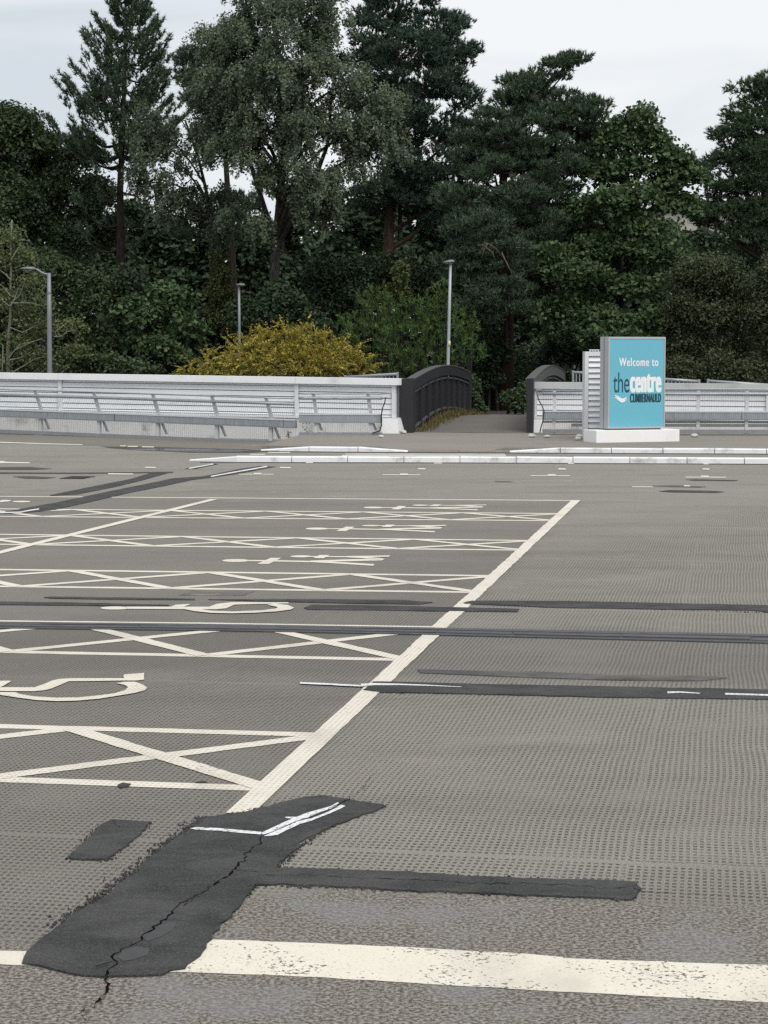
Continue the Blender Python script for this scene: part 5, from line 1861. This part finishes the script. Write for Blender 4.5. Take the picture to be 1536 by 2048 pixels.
# ---------------------------------------------------------------- trees of the second row
GB = 'shadowy trees deeper in the wood'
BACK = [('dark broadleaved tree deep behind the left-hand lamp post', 90, 78, (60, 470), [(60, 480, 120, 80), (170, 520, 90, 70), (-40, 540, 100, 90)]),
        ('dark broadleaved tree deep between the slim pine and the small birch', 330, 80, (330, 500), [(265, 430, 30, 30), (300, 455, 34, 30), (330, 470, 45, 40), (400, 500, 50, 40), (280, 500, 40, 40), (440, 470, 50, 40), (310, 540, 90, 60), (400, 545, 80, 55), (250, 560, 70, 60), (350, 580, 110, 50)]),
        ('dark broadleaved tree deep behind the forked birch', 560, 79, (570, 400), [(520, 480, 90, 70), (620, 420, 80, 70), (560, 560, 110, 70), (660, 540, 80, 80), (480, 560, 70, 60)]),
        ('dark broadleaved tree deep behind the massive pine', 800, 80, (800, 330), [(720, 440, 80, 70), (820, 400, 90, 90), (780, 540, 120, 80), (880, 520, 90, 90)]),
        ('dark broadleaved tree deep behind the spreading pine', 1010, 79, (1000, 300), [(960, 420, 70, 60), (1060, 440, 90, 90), (1000, 560, 100, 80), (1080, 330, 60, 50), (1020, 650, 110, 70), (1010, 740, 130, 60)]),
        ('dark broadleaved tree deep behind the sycamore', 1230, 79, (1230, 330), [(1200, 440, 100, 80), (1300, 500, 100, 80), (1180, 560, 100, 70), (1280, 620, 120, 70)]),
        ('dark broadleaved tree deep behind the right-edge conifer', 1450, 80, (1450, 480), [(1420, 520, 90, 65), (1520, 500, 80, 70), (1470, 610, 130, 80)])]
for lab, bx, Y, (tx, ty), lobes in BACK:
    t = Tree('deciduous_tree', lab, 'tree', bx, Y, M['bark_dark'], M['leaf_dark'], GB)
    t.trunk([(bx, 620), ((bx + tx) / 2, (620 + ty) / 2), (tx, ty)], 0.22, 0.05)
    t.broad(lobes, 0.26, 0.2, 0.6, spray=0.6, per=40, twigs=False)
    t.done()

# ---------------------------------------------------------------- the wood beyond, one mass
n = 42000
px = RNG.uniform(-350, 1900, n)
Yw = RNG.uniform(86, 96, n)
topy = np.interp(px, [-350, 0, 180, 260, 300, 450, 500, 560, 750, 1000, 1200, 1380, 1536, 1900], [430, 470, 490, 520, 560, 555, 500, 460, 440, 420, 450, 485, 470, 450])
wob = 22 * np.sin(px * 0.031) + 14 * np.sin(px * 0.083 + 1.0) + 9 * np.sin(px * 0.19 + 2)
py = (topy + wob) + (800 - topy - wob) * RNG.uniform(0, 1, n) ** 1.15
P = np.stack([(px - PX0) / FPX * Yw, Yw, HC - (py - HORIZON) / FPX * Yw], 1)
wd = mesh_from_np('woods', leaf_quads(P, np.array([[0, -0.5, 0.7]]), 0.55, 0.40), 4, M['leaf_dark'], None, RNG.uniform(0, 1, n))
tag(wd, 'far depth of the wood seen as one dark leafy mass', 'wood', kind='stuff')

# ---------------------------------------------------------------- understorey
GS = 'shrubs filling the foot of the wood'
def shrub(label, bx, Y, lobes, leaf, L=0.12, W=0.085, dens=0.55, spray=0.36, per=30, bark=None, name='woodland_shrub', cat='shrub', grp=GS, stems=5, edge=0.12, **kw):
    t = Tree(name, label, cat, bx, Y, bark or M['bark_dark'], leaf, grp)
    top = min(lobes, key=lambda l: l[1])
    for i in range(stems):
        lb = lobes[i % len(lobes)]
        c, r = t.lobe_geo(lb)
        b = t.base + Vector((random.uniform(-0.35, 0.35), random.uniform(-0.2, 0.2), 0))
        t.wood.tube(bez(b, c, 0.15, 4), [0.05, 0.042, 0.034, 0.025, 0.012], 5, False)
    t.broad(lobes, L, W, dens, spray=spray, per=per, limbs=False, edge=edge, **kw)
    return t.done('stems')


shrub('dark shrub at the far left below the leafy tree', -30, 57.5, [(-20, 640, 80, 60), (-30, 710, 90, 50), (-60, 570, 60, 50)], M['leaf_broad'])
shrub('tall leafy shrub behind the left-hand lamp post', 140, 59, [(110, 560, 55, 50), (180, 590, 60, 50), (130, 650, 70, 55), (200, 670, 60, 50), (150, 720, 90, 40)], M['leaf_broad'])
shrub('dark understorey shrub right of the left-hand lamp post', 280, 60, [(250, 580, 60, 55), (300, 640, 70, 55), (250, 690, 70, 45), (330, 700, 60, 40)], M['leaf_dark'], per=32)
shrub('bushy sycamore seedling left of the yellow shrub', 340, 58.5, [(330, 600, 55, 40), (280, 625, 50, 34, -0.5), (370, 650, 60, 40), (310, 690, 60, 34, -0.5), (360, 715, 50, 34)], M['leaf_syc'], L=0.16, W=0.13)
shrub('low leafy shrub at the parapet between lamp post and yellow shrub', 220, 56, [(200, 725, 50, 26), (270, 735, 50, 24), (140, 735, 40, 24)], M['leaf_broad'])
shrub('yellow-green ivy-clad stump behind the slim lamp post', 445, 60.8, [(436, 515, 12, 18), (444, 545, 20, 22), (436, 575, 26, 24), (452, 600, 30, 26), (440, 640, 36, 30), (460, 660, 30, 26)], M['leaf_ivy'], L=0.09, W=0.075, spray=0.26, per=24, name='ivy_covered_stump', cat='ivy')
shrub('shaded shrub behind the left end of the yellow shrub', 420, 61.5, [(410, 650, 60, 50), (470, 690, 60, 50)], M['leaf_dark'])
shrub('shaded shrub at the foot of the forked birch', 560, 58.4, [(540, 640, 70, 50), (610, 660, 60, 50), (570, 590, 60, 34), (500, 620, 40, 40)], M['leaf_dark'])
shrub('dark shrub right of the forked birch trunk', 670, 62, [(650, 560, 60, 50), (700, 600, 60, 50), (650, 630, 60, 50), (720, 540, 40, 40)], M['leaf_dark'])
shrub('dull green shrub below the massive pine', 800, 62.5, [(790, 560, 60, 46), (850, 560, 60, 50), (740, 590, 46, 40), (890, 620, 60, 60)], M['leaf_dark'])
shrub('slim sapling poking out above the dwarf pine', 802, 56.5, [(800, 545, 14, 26), (808, 585, 22, 22), (785, 575, 14, 14)], M['leaf_ivy'], L=0.10, W=0.07, spray=0.22, per=14, name='sapling', cat='sapling', stems=2)
shrub('dark shrub closing the end of the footbridge path', 1010, 68, [(990, 790, 60, 50), (1050, 800, 60, 50), (1000, 730, 80, 50), (1060, 720, 60, 60)], M['leaf_dark'])
shrub('shadowy shrub facing the end of the footbridge', 985, 62, [(960, 800, 46, 40), (1010, 795, 46, 40), (985, 750, 60, 40), (940, 770, 40, 50), (1060, 790, 40, 40)], M['leaf_dark'])
shrub('small leafy bush at the end of the bridge, against the right parapet', 1035, 55.6, [(1035, 805, 26, 22), (1020, 790, 18, 18), (1050, 780, 18, 24)], M['leaf_broad'], L=0.09, W=0.07, spray=0.22, per=22, stems=3)
shrub('leafy bush at the far end of the black bridge parapet', 948, 55.2, [(948, 790, 14, 24), (944, 760, 16, 22), (955, 815, 12, 14)], M['leaf_broad'], L=0.09, W=0.07, spray=0.2, per=20, stems=3)
shrub('shadowy shrub between the dwarf pine and the sycamore', 985, 60.5, [(985, 690, 46, 40), (970, 740, 40, 40)], M['leaf_dark'])
shrub('shadowy shrub behind the louvred cabinet', 1120, 64, [(1120, 700, 50, 40), (1100, 750, 60, 40), (1170, 690, 50, 50)], M['leaf_dark'])
shrub('brownish hedge tree right of the sign', 1400, 57, [(1390, 560, 60, 45), (1450, 540, 60, 45), (1360, 620, 50, 45), (1430, 620, 70, 50), (1500, 600, 60, 55), (1380, 690, 60, 50), (1460, 690, 70, 50)], M['leaf_brown'], L=0.10, W=0.06, spray=0.30, per=34, droop=0.5, edge=0.22, dens=0.45)
shrub('brownish shrub at the right edge above the coping', 1530, 56, [(1540, 650, 60, 60), (1530, 730, 60, 45), (1560, 560, 50, 60)], M['leaf_brown'], L=0.10, W=0.06, per=34, edge=0.22, dens=0.45)
shrub('low brown-green shrub along the coping right of the sign', 1400, 55.2, [(1370, 735, 46, 34), (1430, 740, 50, 32), (1490, 745, 46, 30)], M['leaf_brown'], L=0.09, W=0.055, per=34, edge=0.22, dens=0.45)
shrub('leafy sycamore growth hanging behind the sign', 1280, 57.5, [(1250, 690, 60, 36), (1310, 700, 50, 40), (1330, 640, 46, 40), (1210, 670, 46, 30)], M['leaf_syc'], L=0.16, W=0.13)

# pale ash sapling at the left edge
t = Tree('ash_sapling', 'pale-stemmed thin sapling with grey-green leaves at the left edge', 'sapling', 16, 55.4, M['bark_pale'], M['leaf_ash'], None)
t.trunk([(16, 700), (17, 670), (21, 630), (21, 590), (22, 540), (22, 480), (24, 440)], 0.065, 0.02, 7)
for pts in ([(21, 612), (30, 596), (36, 578), (50, 560)], [(22, 606), (40, 590), (52, 555)], [(18, 612), (6, 602), (-8, 595)], [(21, 592), (12, 580), (0, 568)], [(22, 606), (60, 606), (86, 612)],
            [(20, 655), (45, 665), (75, 650)], [(30, 700), (50, 690), (85, 676)], [(18, 715), (38, 690), (62, 684), (85, 678)], [(25, 745), (50, 730), (70, 718), (96, 712)], [(20, 720), (40, 716), (60, 705)],
            [(110, 665), (128, 650), (142, 640)], [(108, 674), (124, 672), (135, 663), (152, 660)], [(6, 690), (5, 720), (4, 750)], [(22, 560), (10, 548), (-6, 535)], [(22, 520), (34, 500), (44, 485)]):
    P = [W3(x, y, 55.0) for x, y in pts]
    t.wood.tube(P, [0.02 - 0.012 * i / (len(P) - 1) for i in range(len(P))], 5, False)
t.broad([(20, 465, 40, 28), (45, 510, 36, 26), (-5, 520, 40, 34), (60, 560, 36, 24), (5, 590, 36, 28), (50, 630, 40, 26), (80, 600, 26, 18), (30, 680, 46, 30), (135, 650, 38, 22), (90, 655, 30, 22), (70, 715, 50, 24), (150, 690, 34, 20), (0, 730, 40, 28), (110, 735, 40, 18)],
        0.105, 0.055, 0.13, spray=0.34, per=16, limbs=False, twigs=False)
t.done()

# golden conifer
t = Tree('golden_conifer_shrub', 'wide golden-yellow conifer shrub behind the left parapet', 'shrub', 555, 54.9, M['bark_dark'], M['leaf_gold'], None)
lobes = [(440, 738, 60, 22), (500, 715, 60, 34), (560, 690, 60, 40), (620, 695, 55, 40), (580, 735, 90, 34, -0.5), (670, 720, 60, 34), (710, 740, 40, 24), (390, 748, 40, 12), (640, 745, 70, 26, -0.4), (500, 748, 70, 22, -0.4)]
for lb in lobes:
    c, r = t.lobe_geo(lb)
    t.wood.tube(bez(t.base, c, 0.2, 4), [0.05, 0.04, 0.03, 0.02, 0.01], 5, False)
    ns = max(14, int(4 * math.pi * r[0] * r[2] * 36))
    d = rnd_dirs(ns); d[:, 2] = d[:, 2] * 0.7 + 0.25
    sc = np.array(c) + d * (RNG.uniform(0.30, 1.0, (ns, 1)) ** 0.6) * r * (1 + 0.22 * np.sin(d[:, :1] * 7 + 2 * d[:, 2:] * 5))
    D0 = unit(d * 0.8 + np.array([0, 0, 0.35]) + RNG.normal(size=(ns, 3)) * 0.4)
    # arching plumes: leaf flecks along an outward, then drooping run
    per = 26
    idx = np.repeat(np.arange(ns), per)
    u = np.tile(np.linspace(0, 1, per), ns)[:, None]
    P = sc[idx] + D0[idx] * (u * 0.36 * (0.6 + RNG.uniform(0, 1, ns) ** 3 * 1.5)[idx][:, None]) + np.array([0, 0, -1]) * (u * u * 0.13) + RNG.normal(size=(len(idx), 3)) * 0.018
    tint = np.clip(0.20 + 0.85 * u[:, 0] * (RNG.uniform(0.0, 1.0, ns) ** 0.7 * 1.15)[idx] + RNG.normal(size=len(idx)) * 0.12, 0, 1)
    tan = unit(D0[idx] + np.array([0, 0, -1]) * u * 0.9)
    side = unit(np.cross(tan, rnd_dirs(len(idx))))
    l, w = 0.06, 0.0125
    V = np.stack([P - tan * l * .5, P + side * w, P + tan * l * .6, P - side * w], 1).reshape(-1, 3)
    t.add(V, 4, tint)
t.done('stems')

# dwarf mountain pine
t = Tree('dwarf_pine', 'bushy mid-green dwarf pine behind the black bridge parapet', 'shrub', 820, 56.0, M['bark_dark'], M['leaf_mugo'], None)
rows_ = []
lobes = [(740, 600, 30, 26), (760, 625, 46, 40), (810, 640, 60, 46), (870, 625, 44, 40), (700, 660, 34, 34), (745, 680, 56, 44, -0.3), (815, 690, 66, 46, -0.5), (880, 680, 56, 46, -0.4), (930, 660, 30, 40), (940, 710, 32, 40), (885, 590, 22, 30), (860, 730, 70, 30, -0.3), (780, 735, 80, 26, -0.3), (690, 700, 36, 36)]
for lb in lobes:
    c, r = t.lobe_geo(lb)
    for k in range(3):
        q = c + Vector((random.uniform(-1, 1) * r[0] * .6, random.uniform(-.6, .2) * r[1], random.uniform(-.2, .7) * r[2]))
        b = Vector((q.x * 0.9 + t.base.x * 0.1 + random.uniform(-.1, .1), q.y, t.base.z))
        t.wood.tube(bez(b, q, 0.0, 4), [0.035, 0.03, 0.024, 0.018, 0.01], 5, False)
    ns = max(16, int(4 * math.pi * r[0] * r[2] * 15))
    d = rnd_dirs(ns); d[:, 2] = d[:, 2] * 0.85 + 0.2
    P = np.array(c) + d * (RNG.uniform(0.3, 1.0, (ns, 1)) ** 0.5) * r
    D = unit(d * 0.35 + np.array([0, 0, 1.0]) + RNG.normal(size=(ns, 3)) * 0.2)
    t.tufts(P, D, 16, 0.15, 0.026, 0.55)
t.done('stems')

# bare snags: dead branch behind the lamp post, curling dead boughs on the pine
for lab, runs, Y in (('bare crooked dead branch left of the pale lamp post', [[(850, 585), (858, 576), (868, 573), (876, 565), (886, 559), (893, 560), (899, 566)], [(870, 572), (874, 580)]], 58.2),
                     ('curling bare dead boughs hanging from the spreading pine', [[(955, 492), (975, 487), (990, 495), (1005, 515)], [(965, 490), (985, 505), (992, 525)], [(975, 487), (968, 500), (962, 520)], [(1003, 505), (1020, 540), (1030, 560)]], 57.6)):
    root = empty('dead_branch', W3(runs[0][0][0], runs[0][0][1], Y))
    tag(root, lab, 'branch')
    for r_ in runs:
        P = [W3(x, y, Y) for x, y in r_]
        MB().tube(P, [0.026 - 0.018 * i / max(1, len(P) - 1) for i in range(len(P))], 6).build('bough', M['bark_bare'], root, smooth=True)

# ---------------------------------------------------------------- verge grass along the bridge, weeds at the barrier
n = 2600
tt = RNG.uniform(0.02, 1.05, n)
side = np.abs(RNG.normal(size=n)) * 0.16
base = np.array([Lp + bt * (BLEN * a) + bn * (0.06 + b) for a, b in zip(tt, side)])
base[:, 2] = [hump(a) - 0.01 for a in tt]
D = unit(RNG.normal(size=(n, 3)) * 0.5 + np.array([0.25, -0.2, 0.9]))
Ln = RNG.uniform(0.06, 0.22, (n, 1)) * (0.6 + 0.6 * np.sin(tt * 2.6))[:, None]
S_ = unit(np.cross(D, rnd_dirs(n)))
V = np.stack([base - S_ * 0.012, base + S_ * 0.012, base + D * Ln], 1).reshape(-1, 3)
g = mesh_from_np('grass', V, 3, M['grass'], None, RNG.uniform(0, 1, n))
tag(g, 'dry tufted grass along the foot of the black bridge parapet', 'grass', kind='stuff')
for lab, x, y, hgt in (('small weed growing between the two barriers', 612, 877, 0.42), ('tiny weed under the end of the long barrier', 575, 881, 0.16)):
    b = G(x, y, 0.0); b = Vector((b.x, b.y + 0.35, 0.02))
    n = 60 if hgt > 0.3 else 30
    P = np.array(b) + np.stack([RNG.normal(size=n) * 0.04 * hgt / 0.3, RNG.normal(size=n) * 0.04, RNG.uniform(0.02, hgt, n)], 1)
    w_ = mesh_from_np('weed', leaf_quads(P, np.array([[0, -.4, .7]]), 0.055, 0.03), 4, M['leaf_ivy'], None, RNG.uniform(0, 1, n))
    tag(w_, lab, 'weed')
